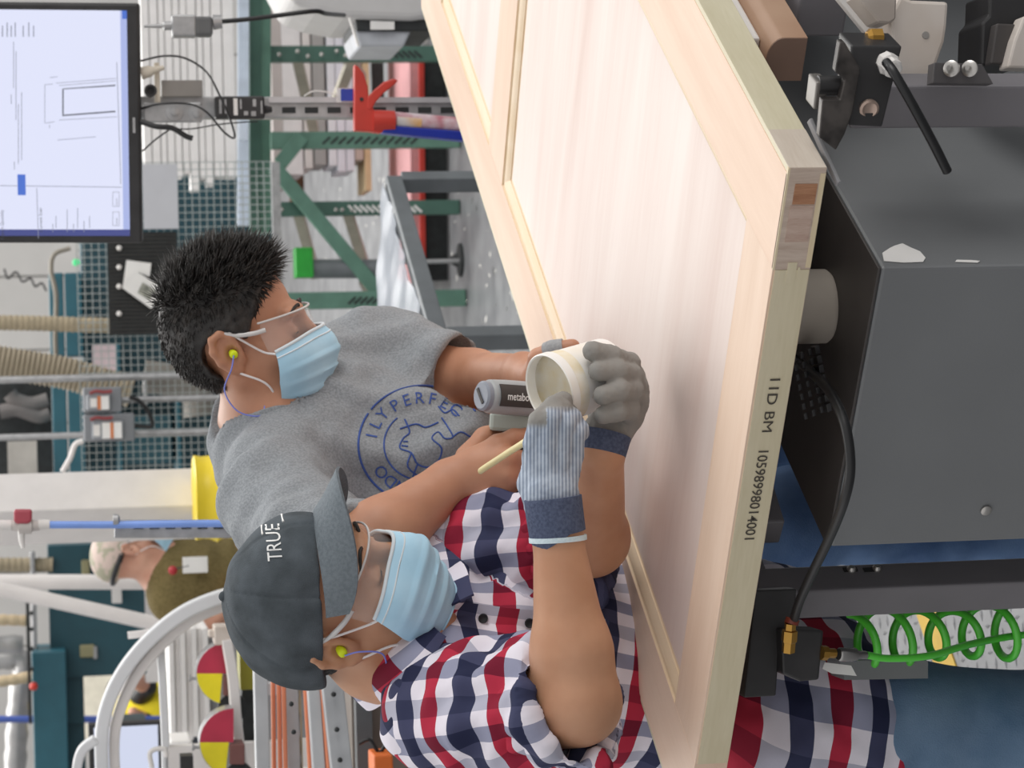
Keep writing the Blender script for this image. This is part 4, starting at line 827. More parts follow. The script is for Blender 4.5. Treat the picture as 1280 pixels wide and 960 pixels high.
    for i in pick:
        p, n_ = co[i], no[i]; lo = (p-h.o) @ h.A.T
        if lo[2] < -.02 and lo[0] > -.02: continue
        if abs(lo[1]) > .06 and lo[2] < .045 and lo[0] > -.055: continue
        tp = np.clip((lo[2]-.055)/.05, 0, 1); L_ = (.011+.024*tp)*rng.uniform(.6, 1.2)
        d = nrm((n_*.75+h.D(.55, 0, .45))*tp+(n_*.12+h.D(-.2, 0, -.95))*(1-tp)+rng.normal(0, .10+.14*tp, 3))
        s_ = nrm(np.cross(d, rng.normal(0, 1, 3)))*.0010; s2 = nrm(np.cross(d, s_))*.0010; b = p-n_*.002; m_ = b+d*L_*.55+n_*.001; t = b+d*L_+rng.normal(0, .0015, 3)
        tf.add([b+s_, b-s_*.5+s2, b-s_*.5-s2, m_+s_*.7, m_-s_*.35+s2*.7, m_-s_*.35-s2*.7, t], [(0, 1, 4, 3), (1, 2, 5, 4), (2, 0, 3, 5), (3, 4, 6), (4, 5, 6), (5, 3, 6)])
    o = obj('strands', tf, M_hair, hair, smooth=180); o['kind'] = 'stuff'
    add_face_hair(h, root, MATS['hair_black'])
    add_mask(h, root, -1, top=-.016); add_glasses(h, root)
    add_plug(h, root, -1, [h.P(-.004, -.096, -.004), h.P(-.012, -.100, -.022), h.P(-.03, -.098, -.05), h.P(-.02, -.09, -.085), h.P(.01, -.085, -.10), h.P(.02, -.07, -.085), h.P(.03, -.065, -.105), h.P(.0, -.06, -.125)])
    return root
P2 = person_grey()

# ======================= things in their hands
tub = thing('plastic_tub', 'white plastic glue tub tipped over in gloved hands', 'tub', W(718, 476, 2.95))
r0, r1 = W(687, 488, 2.945), W(760, 463, 2.985); axd = nrm(r1-r0); Lt = np.linalg.norm(r1-r0)
M_tub = mat('tub_white', 'f5f3f0', .4, col2='efe9dc', scale=14, thr=(.45, .75)); M_glue = mat('glue_cream', 'ecdfbf', .45, col2='f3eee2', scale=40)
obj('wall', MB().lathe(r0, axd, [(Lt, .0405), (Lt-.003, .0415), (.012, .0445), (.011, .0462), (.0, .0462), (-.0015, .0448), (.0, .0432), (.012, .0425), (Lt-.006, .0390), (Lt-.006, .001)], 48), M_tub, tub, smooth=35)
obj('glue_residue', MB().lathe(r0, axd, [(.0122, .0448), (.020, .0447), (.026, .0444), (.027, .0442), (.0122, .0442)], 48), M_glue, tub, smooth=40, label='cream glue smear under the rim')
stk = MB(); s0, s1 = W(602, 589, 3.10), W(668, 543, 2.885)
stk.tube(spline([s0, s0+(s1-s0)*.06+ZZ*.002, s0+(s1-s0)*.5, s1, W(690, 512, 2.91)], 6), [.0022, .0032, .0038]+[.0042]*22, 12)
o = obj('brush_handle', stk, mat('handle_cream', 'e6d7a0', .5), smooth=60); tag(rebase(o, s0), 'thin cream brush handle sticking out of the gloved hand', 'brush')
tool = thing('cordless_nailer', 'grey cordless nailer with black name panel in hand of man in T-shirt', 'power tool', W(650, 495, 3.25))
t0, t1 = W(606, 495, 3.215), W(722, 503, 3.275); td = nrm(t1-t0); M_tg = mat('tool_grey', 'a4a8aa', .45); M_tp = mat('tool_pale', 'b9c2ba', .5); M_td = mat('tool_dark', '3b3634', .5); M_tc = mat('tool_cap', '8b909b', .35)
obj('body', MB().lathe(t0, td, [(.0, .0185), (.004, .0215), (.006, .0225), (.03, .0235), (.12, .0235), (.125, .021)], 36), M_tg, tool, smooth=35)
obj('end_cap', MB().lathe(t0, -td, [(-.002, .0205), (.004, .0200), (.0065, .017), (.007, .0)], 36), M_tc, tool, smooth=30, label='blue grey round end cap')
sd = nrm(-HF*.9-cr*.35); up_ = np.cross(sd, td)
obj('cap_slot', MB().box(t0-td*.0068, (.003, .0045, .024), (td, nrm(np.cross(nrm(ZZ*.0+cr*.6+HF*.5), td)), nrm(np.cross(td, np.cross(nrm(cr*.6+HF*.5), td))))), M_td, tool)
def cylpt(s_, a, r=.0242): n_ = nrm(np.cross(td, np.cross(-HF, td))); b_ = np.cross(td, n_); return t0+td*s_+r*(math.cos(a)*n_+math.sin(a)*b_)
obj('name_panel', MB().grid(lambda u, v: cylpt(.010+.097*u, -.62+1.24*v-.12), 6, 10, .0015), M_td, tool, smooth=60, label='black rubber name panel')
me = textmesh('metabo', .0135, bold=.01); sgn = 1 if (np.cross(td, nrm(np.cross(td, np.cross(-HF, td)))) @ cr) > 0 else -1
for v in me.vertices: v.co = Vector(cylpt(.019+v.co.x*.84, sgn*(v.co.y-.003)/.0242, .0266))
obj('name_lettering', me, M_wt if 'M_wt' in globals() else mat('thread_white', 'f0f0ee', .7), tool)
me = textmesh('HPT', .009)
for v in me.vertices: v.co = Vector(cylpt(.060+v.co.x*.84, sgn*(v.co.y-.002)/.0242, .0266))
obj('name_lettering', me, MATS['thread_white'], tool)
obj('magazine', MB().beam(W(612, 526, 3.272), W(690, 531, 3.26), .030, .026, up=cr), M_tp, tool, bev=.005, label='pale grey green magazine')
obj('handle', MB().tube([W(640, 524, 3.285), W(642, 560, 3.265), W(640, 606, 3.262)], [.014, .0145, .016], 16), M_td, tool, smooth=50)
obj('battery', MB().beam(W(622, 636, 3.262), W(665, 634, 3.262), .06, .045, up=cr), M_td, tool, bev=.005)
obj('nose', MB().cyl(W(690, 531, 3.26), W(735, 534, 3.25), .008, n=14), M_steel, tool, smooth=40)

# ======================= man in olive shirt, further back
def person_far():
    root = thing('person', 'man in olive T-shirt, camouflage cap and badge working near white column', 'person', (*W(300, 735, 8.6)[:2], 0))
    D = 8.6; hc = W(165, 692, D); F = HR*.55-ZZ*.28+HF*.22; h = Head(hc, F, ZZ, 1.0); P = W
    nb = W(208, 715, D+.03); shR, elR = W(214, 748, D-.06), W(262, 796, D-.1); shL, elL = W(222, 690, D+.12), W(262, 680, D+.16)
    wrR, wrL = W(292, 745, D-.15), W(300, 690, D)
    fx = ax3(HR*.8-HF*.2-ZZ*.3, ZZ); tor = [Ell(W(245, 722, D+.04), (.11, .16, .17), fx, .06), Ell(W(290, 725, D+.06), (.11, .155, .17), fx, .06)]+chain([nb, shR], [.07, .068], .05)+chain([nb, shL], [.07, .066], .05)
    b = h.prims()+chain([h.P(-.02, 0, -.03), nb], [.057, .064], .03)+tor+chain([shR, elR, wrR, W(300, 722, D-.15)], [.06, .046, .03, .035], .02)+chain([shL, elL, wrL, W(310, 705, D-.05)], [.06, .045, .03, .035], .02)
    pl = W(345, 735, D+.05); gx, gy = pl[0], pl[1]; legs = []
    for s_ in (-.1, .1):
        a = V3(gx, gy, .85)+HR*s_; legs += chain([a, V3(gx, gy, .45)+HR*s_, V3(gx, gy, .08)+HR*s_], [.09, .065, .045], .04)+[Cone(V3(gx, gy, .05)+HR*s_, V3(gx, gy, .04)+HR*(s_+.12), .042, .036, .02)]
    b += legs+[Cone(V3(gx, gy, .88), W(300, 727, D+.06), .13, .12, .05)]
    skinmesh('body', b, .008, M_sk3, root)
    M_olv = fabric('olive_cloth', '665a39', '776a47', 120, bump=.3); sR = shR+(elR-shR)*.5; sL = shL+(elL-shL)*.8
    skinmesh('t_shirt', [q.grow(.016) for q in tor]+[Cone(V3(gx, gy, .95), W(290, 727, D+.06), .15, .14, .05), Cone(shR, sR, .078, .078, .02), Cone(shL, sL, .078, .075, .02), Cut(nb+ZZ*.035, ZZ-.3*HR, .01, .1), Cut(sR, nrm(elR-shR), .004, .12), Cut(sL, nrm(elL-shL), .004, .12), Cut(V3(gx, gy, .84), -ZZ)], .009, M_olv, root, disp=lambda v: .008*vnoise(v*V3(9, 9, 22), 4), label='olive green T-shirt')
    skinmesh('trousers', [q.grow(.016) for q in legs if q.a[2] > .07]+[Ell(V3(gx, gy, .86), (.16, .15, .12), None, .05)], .012, mat('trousers_dark', '3a3f47', .85), root)
    cp = [h.E(-.014, 0, .050, .112, .090, .090, .03), Cut(h.P(0, 0, .02), h.D(.12, 0, -1), .004)]
    cap = skinmesh('cap', cp, .006, mat('camo_cap', 'a3a08c', .85, col2='cbb8ae', scale=22, thr=(.45, .55), det=2), root, label='faded camouflage baseball cap')
    obj('brim', MB().grid(lambda u, v: h.P(-.01+(.105+.07*v*math.cos((u-.5)*1.4))*math.cos((u-.5)*2.3), .097*math.sin((u-.5)*2.3), .03-.02*v*abs(u-.5)*2), 20, 6, .004), MATS['camo_cap'], cap, smooth=60)
    obj('strap', MB().tube([h.P(-.123*math.cos(a), .095*math.sin(a), .020) for a in np.linspace(-1.2, 1.2, 12)], .009, 8), M_rub, cap, smooth=60)
    add_mask(h, root, -1); obj('ear_muff_band', MB().tube([h.P(.08*math.cos(a), -.09+.01*abs(math.sin(a)), .02*math.sin(a)) for a in np.linspace(0, 2.6, 8)], .003, 6), M_rub, root)
    bd = thing_part = obj('badge', MB().box(W(244, 706, D-.17), (.055, .004, .085), (HR, HF, ZZ)), M_paper, root, bev=.001, label='white name badge')
    obj('badge_reel', MB().ball(W(216, 713, D-.155), .016, 8), mat('reel_red', 'b02a32', .4), root, smooth=180, label='red badge reel'); obj('lanyard', MB().tube([W(216, 712, D-.155), W(228, 709, D-.17), W(236, 707, D-.17)], .003, 6), M_rub, root)
    return root
P3 = person_far()
# man in a yellow vest, only arms and chest seen through the machine window
def person_vest():
    D = 14.2; root = thing('person', 'person in yellow vest seen through the opening of the teal machine', 'person', (*W(180, 880, D)[:2], 0)); P = W
    c = W(196, 884, D); hd = Head(W(163, 866, D), HR-.5*ZZ+.3*HF, ZZ, 1.0)
    tor = [Ell(c, (.15, .19, .28), ax3(HR, ZZ), .06)]; gx, gy = c[0], c[1]
    arm = chain([W(172, 898, D-.1), W(182, 902, D-.18), W(166, 890, D-.25)], [.055, .045, .03], .02)+chain([W(176, 868, D-.15), W(184, 858, D-.22), W(170, 852, D-.3)], [.055, .045, .04], .02)
    legs = [q for s_ in (-.1, .1) for q in chain([V3(gx, gy, c[2]-.2)+HR*s_, V3(gx, gy, .45)+HR*s_, V3(gx, gy, .05)+HR*s_], [.1, .07, .05], .04)]
    skinmesh('body', hd.prims()+chain([hd.P(0, 0, -.05), c+ZZ*.2], [.055, .07], .03)+tor+arm+legs, .014, M_sk3, root)
    skinmesh('vest', [q.grow(.02) for q in tor], .015, mat('vest_yellow', 'e8d321', .7), root, disp=lambda v: .01*vnoise(v*12, 3), label='bright yellow safety vest')
    skinmesh('hair', [hd.E(-.012, 0, .05, .105, .085, .09, .02), Cut(hd.P(.05, 0, .03), hd.D(.8, 0, -.5))], .012, M_rub, root); skinmesh('sleeves', [q.grow(.014) for q in arm[:1]+arm[2:3]], .014, M_rub, root); skinmesh('trousers', [q.grow(.02) for q in legs], .015, MATS['trousers_dark'], root)
P4 = person_vest()
# ---------------------------------------------------------------- the hall behind
def pbox(name, x0, y0, x1, y1, D, depth, m, parent=None, bev=0, label=None):
    c, s = bgbox(x0, y0, x1, y1, D, depth); return obj(name, MB().box(c, s, (HR, HF, ZZ)), m, parent, bev=bev, label=label)
def tbox(name, label, cat, *a, group=None, **k):
    o = pbox(name, *a, **k); tag(o, label, cat, group); return rebase(o, W((a[0]+a[2])/2, (a[1]+a[3])/2, a[4]))
def flat(pts, D): return [W(x, y, D) for x, y in pts]
def ground(p): return V3(p[0], p[1], 0)
ORD = ['topmost', 'second', 'third', 'fourth', 'fifth', 'sixth', 'seventh', 'eighth', 'ninth', 'tenth', 'eleventh', 'twelfth']
M_grs = mat('rack_green', '5b8171', .45, var=.1); M_grd = mat('rack_green_dark', '45675b', .45); M_bei = mat('strut_beige', 'a8a394', .6); M_wbd = mat('board_white', 'ebe8e6', .6, var=.03); M_gal = mat('galvanised', 'a9a9aa', .4, .5, var=.12, scale=40)
M_teal = mat('teal_paint', '1f4c57', .45, var=.06); M_teal2 = mat('teal_panel', '2a5f6d', .45, var=.06); M_wp = mat('white_paint', 'e4dfdc', .5, var=.03); M_pk = mat('pink_foam', 'd8a3a5', .85, var=.05); M_red = mat('red_paint', 'c23b30', .4); M_hose = mat('hose_tan', 'a89a80', .7, col2='958a74'); M_drk = mat('machine_black', '232627', .6, var=.3, scale=30)
# green steel rack carrying white boards
D0 = 10.2; rk = thing('steel_rack', 'green bolted steel rack holding the stack of white boards', 'rack', ground(W(450, 130, D0))); zb_ = W(325, 140, D0)[2]; k0 = mpp(400, 130, D0)
ra, rb_ = Wz(325, -70, zb_), Wz(325, 292, zb_); rd_ = nrm(rb_-ra)
obj('beam', MB().beam(ra, rb_, .05, 26*k0), M_grs, rk, bev=.004); obj('beam_lip', MB().beam(ra-HF*.03+ZZ*.022, rb_-HF*.03+ZZ*.022, .012, 14*k0), M_grd, rk)
hl = MB()
for i in range(0, 33):
    p = Wz(318, -20+i*9.4, zb_+.022)-HF*.0375; hl.lathe(p, -HF, [(0, .006), (.003, .005)], 8)
for x, y in ((349, 68), (372, 64), (385, 70), (402, 68), (421, 64), (432, 69), (452, 68), (466, 66), (349, 178), (388, 175), (392, 178), (425, 176), (452, 172), (483, 173), (345, 215), (352, 262), (420, 262), (428, 262), (440, 262), (415, 376), (436, 376)): hl.ball(W(x, y, D0-.06), .009, 6)
o = obj('bolt', hl, M_steel, rk); o['kind'] = 'stuff'
for y0, y1, xe, dd in ((58, 78, 505, .0), (165, 186, 529, -.05), (252, 270, 520, .0), (365, 386, 520, -.1)):
    c = W(420, (y0+y1)/2, D0+dd); z1 = zb_-.04
    obj('upright', MB().box(V3(c[0], c[1], z1/2+.004), ((y1-y0)*k0, .05, z1), (HR, HF, ZZ)), M_grs if dd else M_grd, rk, bev=.003)
    sl = MB()
    for i in range(12):
        q = W(440+i*7.5 if y0 != 165 else 408+i*10, (y0+y1)/2, D0+dd-.027); sg = 1 if y0 in (165, 365) else -1; t = nrm(ZZ*-1*sg+HR*.9)
        if q[2] < .1: continue
        sl.box(q, (.042, .003, .009), (t, HF, np.cross(t, HF)))
    o = obj('slot', sl, M_drk if y0 != 252 else M_wbd, rk); o['kind'] = 'stuff'
for a, b in (((342, 208), (474, 366)), ((350, 205), (378, 170))): obj('brace', MB().beam(W(*a, D0-.08), W(*b, D0-.08), .03, 18*k0), M_grs, rk, bev=.003)
for a, b in (((371, 72), (392, 162)), ((440, 74), (420, 128)), ((435, 74), (452, 96)), ((372, 264), (395, 345)), ((434, 264), (455, 330)), ((455, 350), (462, 366))): obj('strut', MB().beam(W(*a, D0), W(*b, D0+.5), .03, 13*k0), M_bei, rk)
stk_ = [(177, 188, 213), (188, 199, 214), (199, 207, 209), (207, 217, 216), (217, 226, 221), (226, 235, 215), (235, 247, 237), (247, 255, 223), (255, 265, 231), (265, 279, 221), (279, 294, 221)]
for i, (x0, x1, ye) in enumerate(stk_):
    tbox('white_board', '%s long white trim board in the tall stack on the green rack' % ORD[i], 'board', x0, -70, x1-1.2, ye, 10.0, .14, M_wbd, group='white boards stacked on the rack', bev=.002)
wr = thing('wrapped_bundle', 'pale blue ribbed bundle lying along the top of the green rack beam', 'bundle', W(304, 100, 9.95)); bm_ = MB()
for i in range(5): bm_.tube([W(298.5+i*2.8, -70, 9.95), W(298.5+i*2.8, 282, 9.95)], 1.75*k0, 8)
obj('rods', bm_, mat('bundle_blue', 'c9d4e2', .35), wr, smooth=50); obj('wrap', MB().box(*bgbox(297, 150, 311, 176, 9.93, .06), (HR, HF, ZZ)), glassy('wrap', 'eef2f8', .3, .2), wr, bev=.01)
low = [(339, 352, 236, 'b2aaa7'), (352, 376, 218, 'd9d6d6'), (378, 388, 210, 'cfcac7'), (390, 405, 206, '9d9b99'), (408, 418, 207, 'dadbe0'), (419, 429, 214, 'd9dae2'), (430, 440, 213, 'd6d8e0'), (441, 451, 200, 'b9aaa0'), (453, 461, 238, 'c8b08a')]
for i, (x0, x1, ye, cc) in enumerate(low):
    tbox('trim_board', '%s board down in the shaded stack under the green rack beam' % ORD[i], 'board', x0, -70, x1, ye, 10.9, .3, mat('tb_'+'abcdefghi'[i], cc, .65, var=.04), group='boards under the rack beam', bev=.002)
tbox('shaded_gap', 'dark sheet put in for the shaded gap behind the red caulking gun', 'panel', 466, 78, 480, 130, 10.95, .05, M_drk)  # black sheet stands in for the shade of a gap
tbox('plywood_offcut', 'brown wood offcut behind the green diagonal brace', 'wood', 364, 212, 380, 255, 11.2, .1, mat('ply', '7d6048', .7, col2='5d4433', scale=9))
# pink foam boards on a red and black skid
fs = thing('foam_stack', 'pink foam boards stacked on a red and black skid', 'foam boards', ground(W(530, 180, 10.5)))
for i, (x0, x1) in enumerate(((512.5, 517), (517, 521), (521, 525))):
    c, s = bgbox(x0, 62-i*3, x1-.3, 345, 10.5, .7); obj('foam_board', MB().box(c, s, (nrm(HR-.12*HF), nrm(HF+.12*HR), ZZ)), M_pk, fs, bev=.004)
c, s = bgbox(525, 58, 531, 345, 10.47, .75); obj('skid_edge', MB().box(c, s, (nrm(HR-.12*HF), nrm(HF+.12*HR), ZZ)), M_red, fs); c, s = bgbox(531.5, 50, 548, 340, 10.52, .65); c[2] = (c[2]+s[2]/2)/2; obj('skid', MB().box(c, (s[0], s[1], c[2]*2), (nrm(HR-.12*HF), nrm(HF+.12*HR), ZZ)), M_drk, fs)
M_tg2 = mat('table_grey', '6d7275', .45)
# grey tube table with clear sheet
tb = thing('tube_table', 'grey square tube table frame with clear plastic sheet on top', 'table', ground(W(600, 330, 6.1))); zt_ = W(492, 228, 6.5)[2]
A_ = Wz(492, 228, zt_); B_ = Wz(548, 424, zt_); ab = nrm(B_-A_); back = np.cross(ab, ZZ); back = back if back @ HF > 0 else -back; C_, D_ = A_+back*.62, B_+back*.95
for n_, p, q in (('rail', A_, B_), ('rail', A_, C_), ('rail', B_, D_), ('rail', C_, D_)): obj(n_, MB().beam(p, q, .042, .042), M_tg2, tb, bev=.003)
for p in (A_, B_, C_, D_): obj('leg', MB().span(p*V3(1, 1, 0)-V3(.022, .022, 0), V3(p[0]+.022, p[1]+.022, zt_-.021)), M_tg2, tb, bev=.003)
def sh(u, v): p = A_+(B_-A_)*u; p = p+((C_+(D_-C_)*u)-p)*v; return p+ZZ*(.026+.004*math.sin(u*23+4*v)+.003*math.sin(v*17-u*9)+.002*math.sin(u*61+v*20))
o = obj('plastic_sheet', MB().grid(sh, 40, 20, .002), glassy('clear_sheet', 'b4bac4', .55, .3), smooth=60); tag(rebase(o, A_), 'crinkled clear plastic sheet lying on the grey tube table', 'plastic sheet')
# levelling stand
ls = thing('levelling_leg', 'grey pipe stand with green taped top and levelling foot on the floor', 'stand', Wz(577, 325, 0)); Dl = 10.15
obj('pipe', MB().cyl(W(388, 336, Dl), W(478, 336, Dl), .040, n=24), M_tg2, ls, smooth=40); obj('rod', MB().cyl(W(470, 328, Dl), W(574, 326, Dl), .010, n=10), M_gal, ls, smooth=40)
obj('foot', MB().lathe(Wz(577, 325, 0), ZZ, [(0, .07), (.012, .07), (.02, .03), (.05, .014)]), M_drk, ls, smooth=40); obj('tape', MB().box(*bgbox(369, 309, 392, 347, Dl-.06, .09), (HR, HF, ZZ)), mat('tape_green', '2f9a3a', .3, var=.15), ls, bev=.006, label='shiny green tape')
# strut post with monitor
Dm = 5.42; sp_ = thing('strut_post', 'galvanised slotted strut post carrying the large monitor', 'post', ground(W(600, 136, Dm+.05)))
pa, pb = W(168, 135, Dm+.06), W(360, 135.5, Dm+.06); pd = nrm(pb-pa); pe = pa+pd*((-pa[2])/pd[2]); wS = 27*mpp(300, 135, Dm)
obj('channel', MB().beam(pa, pe, .041, wS, up=HR), M_gal, sp_, bev=.003)
sl = MB()
for i in range(26):
    q = W(360+i*28.2, 139, Dm+.06)-HF*.0212; sl.box(q, (.013, .002, .030), (HR, HF, ZZ))
o = obj('slot', sl, M_drk, sp_); o['kind'] = 'stuff'
obj('face_bend', MB().beam(W(336, 125, Dm+.035), W(700, 125, Dm+.035), .004, .012, up=HR), mat('galv_light', 'c6c4c6', .4, .4), sp_)
obj('mount_plate', MB().box(*bgbox(180, 128, 252, 153, Dm+.0, .008), (HR, HF, ZZ)), M_gal, sp_, bev=.003); obj('side_plate', MB().box(*bgbox(202, 100, 253, 121, Dm+.02, .01), (HR, HF, ZZ)), mat('plate_brown', '8a8580', .5), sp_, bev=.002)
for y_, x_ in ((140, 218), (142, 246)): obj('washer', MB().lathe(W(x_, y_, Dm), -HF, [(0, .019), (.003, .019), (.004, .009), (.010, .009), (.011, .005)], 20), M_gal, sp_, smooth=40)
ad = thing('power_adapter', 'black power adapter brick with printed label fixed to the strut post', 'adapter', W(300, 135, Dm-.03)); obj('brick', MB().box(*bgbox(269, 120, 331, 148, Dm-.02, .03), (HR, HF, ZZ)), M_blk, ad, bev=.004); obj('tail', MB().cyl(W(331, 137, Dm), W(340, 137, Dm), .010, .006, 12), M_blk, ad, smooth=40)
for x0, y0, x1, y1 in ((292, 123, 297, 144), (316, 124, 320, 133), (305, 139, 310, 144), (314, 139, 320, 145), (274, 124, 277, 142), (281, 124, 283, 142), (300, 124, 302, 136), (326, 126, 328, 142)): obj('label_print', MB().box(*bgbox(x0, y0, x1, y1, Dm-.021, .001), (HR, HF, ZZ)), M_gal if x0 != 292 else M_wht, ad)
mo = thing('monitor', 'large flat monitor showing a door drawing on a pale blue screen', 'monitor', W(178, 150, Dm)); 
mBR, mBL = W(174, 4, Dm-.06), W(178, 304, Dm+.02); mx_ = nrm(mBR-mBL); mW = np.linalg.norm(mBR-mBL); mu0 = W(0, 21, Dm-.03)-mBR; mu = nrm(mu0-mx_*(mu0 @ mx_)); mn = np.cross(mx_, mu); mH = .345
def mp_(u, v, d=0): return mBL+mx_*u+mu*v+mn*d
obj('housing', MB().box(mp_(mW/2, mH/2, -.02), (mW, mH, .036), (mx_, mu, mn)), M_blk, mo, bev=.006)
def mrect(n, u0, v0, u1, v1, m, d): return obj(n, MB().box(mp_((u0+u1)/2, (v0+v1)/2, d), (abs(u1-u0), abs(v1-v0), .0006), (mx_, mu, mn)), m, mo)
sL, sR, sB, sT = .016, mW-.016, .027, mH-.014
M_scr = emit('screen_pale', 'e2e6fd', .95); M_bar = emit('screen_bar', 'b9c6fa', .8); M_navy = emit('screen_navy', '4d57a8', .6); M_ln = emit('screen_line', 'a9adc4', .6); M_tx = emit('screen_text', '5a5d6c', .45); M_blu = emit('screen_blue', '4b78e0', .8); M_wsc = emit('screen_white', 'f0f0fd', .9)
mrect('screen', sL, sB, sR, sT, M_scr, -.0015); mrect('task_bar', sL, sB, sL+.014, sT, M_navy, -.0009); mrect('tool_bar', sL+.014, sB, sR, sB+.014, M_bar, -.0008); mrect('tool_bar', sR-.018, sB, sR, sB+.010, M_blu, -.0003)
pxm = lambda x, y: ((lambda d: ((d @ mx_), (d @ mu)))((lambda r: CP+r*(((mBL-CP) @ mn)/(r @ mn))-mBL)(ray(x, y))))
def seg_(x0, y0, x1, y1, m=None, w=.0012, n='screen_line'):
    a, b = pxm(x0, y0), pxm(x1, y1); p, q = mp_(*a, -.0004), mp_(*b, -.0004); t = nrm(q-p); obj(n, MB().box((p+q)/2, (np.linalg.norm(q-p), w, .0005), (t, np.cross(mn, t), mn)), m or M_ln, mo)
for s_ in ((78, 111, 145, 106), (78, 145, 145, 140), (78, 111, 78, 145), (74, 107, 145, 101), (74, 150, 146, 146), (70, 104, 145, 98), (56, 106, 56, 154), (56, 106, 66, 105), (57, 154, 68, 152), (72, 175, 120, 171), (62, 97, 72, 96)): seg_(*s_)
for s_ in ((146, 78, 151, 230), (0, 232, 152, 234), (46, 235, 48, 298)): seg_(*s_, w=.0014)
seg_(80, 111, 144, 107, M_tx, .0022); seg_(80, 144, 144, 139, M_tx, .0022); seg_(79, 111, 79, 145, M_tx, .002)
for i, x in enumerate((3, 9, 14, 19, 29, 36, 42)): seg_(x, 46, x, 28 if i % 2 else 32, M_ln, .0022, 'screen_text')
for x, y0, y1 in ((17, 110, 52), (20, 150, 64), (23, 205, 130), (27, 200, 115), (14, 130, 118), (66, 290, 280), (70, 285, 270), (84, 290, 262), (92, 290, 280), (97, 285, 260), (105, 290, 276), (112, 285, 270), (18, 212, 202), (62, 160, 156)): seg_(x, y0, x, y1, M_ln, .0014, 'screen_text')
a, b = pxm(24, 244), pxm(30, 218); mrect('button', min(a[0], b[0]), min(a[1], b[1])-.003, max(a[0], b[0]), max(a[1], b[1])+.003, M_blu, -.0003)
for y0, y1, t_ in ((258, 240, 'Cancel'), (282, 265, 'Submit')):
    for q in ((141, y0, 141, y1), (149, y0, 149, y1), (141, y0, 149, y0), (141, y1, 149, y1)): seg_(*q, M_ln, .001)
def mtext(t_, x, y, size): 
    me = textmesh(t_, size); u0, v0 = pxm(x, y)
    for v in me.vertices: v.co = Vector(mp_(u0+v.co.x, v0+v.co.y, .0002))
    obj('screen_text', me, M_tx, mo)
mtext('Report Quantity', 5, 300, .0098); mtext('Current Scan', 53, 290, .0098); mtext('Submit', 147, 281, .0055); mtext('Cancel', 147, 257, .0055)
obj('power_light', MB().box(*bgbox(166, 147, 169, 166, Dm-.05, .002), (HR, HF, ZZ)), M_gal, mo)
def cable(label, pts, r, m=M_rub, name='cable', n=8):
    o = obj(name, MB().tube(spline(pts, 8), r, n), m, smooth=60); return tag(rebase(o, pts[0]), label, 'cable')
cable('thin black cable looping out from under the monitor to the adapter', [W(176, 76, Dm), W(205, 70, Dm), W(232, 73, Dm), W(258, 90, Dm), W(275, 120, Dm-.05), W(288, 150, Dm-.05), W(293, 172, Dm-.04), W(280, 165, Dm-.03), W(258, 140, Dm-.03), W(236, 130, Dm-.02), W(200, 130, Dm-.02), W(176, 136, Dm)], .0024)
cable('black cable bundle hanging below the monitor mount', [W(176, 152, Dm-.02), W(195, 158, Dm-.03), W(215, 160, Dm-.03), W(232, 170, Dm-.03), W(241, 173, Dm-.03)], .006); cable('thin black wire running down from the cable bundle to the adapter', [W(215, 161, Dm-.02), W(240, 161, Dm-.02), W(270, 156, Dm-.02), W(300, 153, Dm-.02), W(322, 152, Dm-.02)], .0016); cable('thin black wire slanting up behind the monitor edge', [W(178, 189, Dm), W(195, 174, Dm), W(212, 162, Dm-.01)], .0018)
pl = thing('limit_plug', 'grey cable connector plug with black cord beside the monitor', 'plug', W(245, 32, Dm)); obj('body', MB().box(*bgbox(215, 18, 245, 45, Dm-.02, .04), (HR, HF, ZZ)), M_gal, pl, bev=.004); obj('hood', MB().box(*bgbox(244, 20, 266, 44, Dm-.02, .042), (HR, HF, ZZ)), mat('plug_dark', '5f6061', .5), pl, bev=.006); obj('gland', MB().cyl(W(266, 28, Dm), W(277, 27, Dm), .017, .015, 14), M_gal, pl, smooth=30); obj('lead', MB().tube([W(180, 33, Dm), W(203, 32.5, Dm), W(205, 32.5, Dm), W(216, 32, Dm)], [.003, .005, .010, .010], 14), M_gal, pl, smooth=40)
obj('cord', MB().tube(spline([W(276, 27, Dm), W(310, 24, Dm), W(350, 19, Dm), W(393, 14, Dm), W(408, 17, Dm+.05), W(430, 19, Dm+.3)], 8), .0052, 10), M_rub, pl, smooth=60)
nz_ = thing('glue_nozzle', 'cream glue nozzle hanging beside the monitor mount', 'nozzle', W(190, 95, Dm)); obj('tip', MB().lathe(W(176, 92, Dm), W(206, 84, Dm)-W(176, 92, Dm), [(0, .014), (.02, .013), (.03, .008), (.052, .005)], 14), mat('nozzle_cream', 'd8cfbf', .5), nz_, smooth=40); obj('strap', MB().box(*bgbox(193, 78, 200, 128, Dm+.01, .006), (HR, HF, ZZ)), MATS['nozzle_cream'], nz_, bev=.002); obj('socket', MB().lathe(W(188, 114, Dm), -HF, [(-.01, .013), (.012, .014), (.012, .009), (.0, .009)], 16), M_blk, nz_, smooth=40)
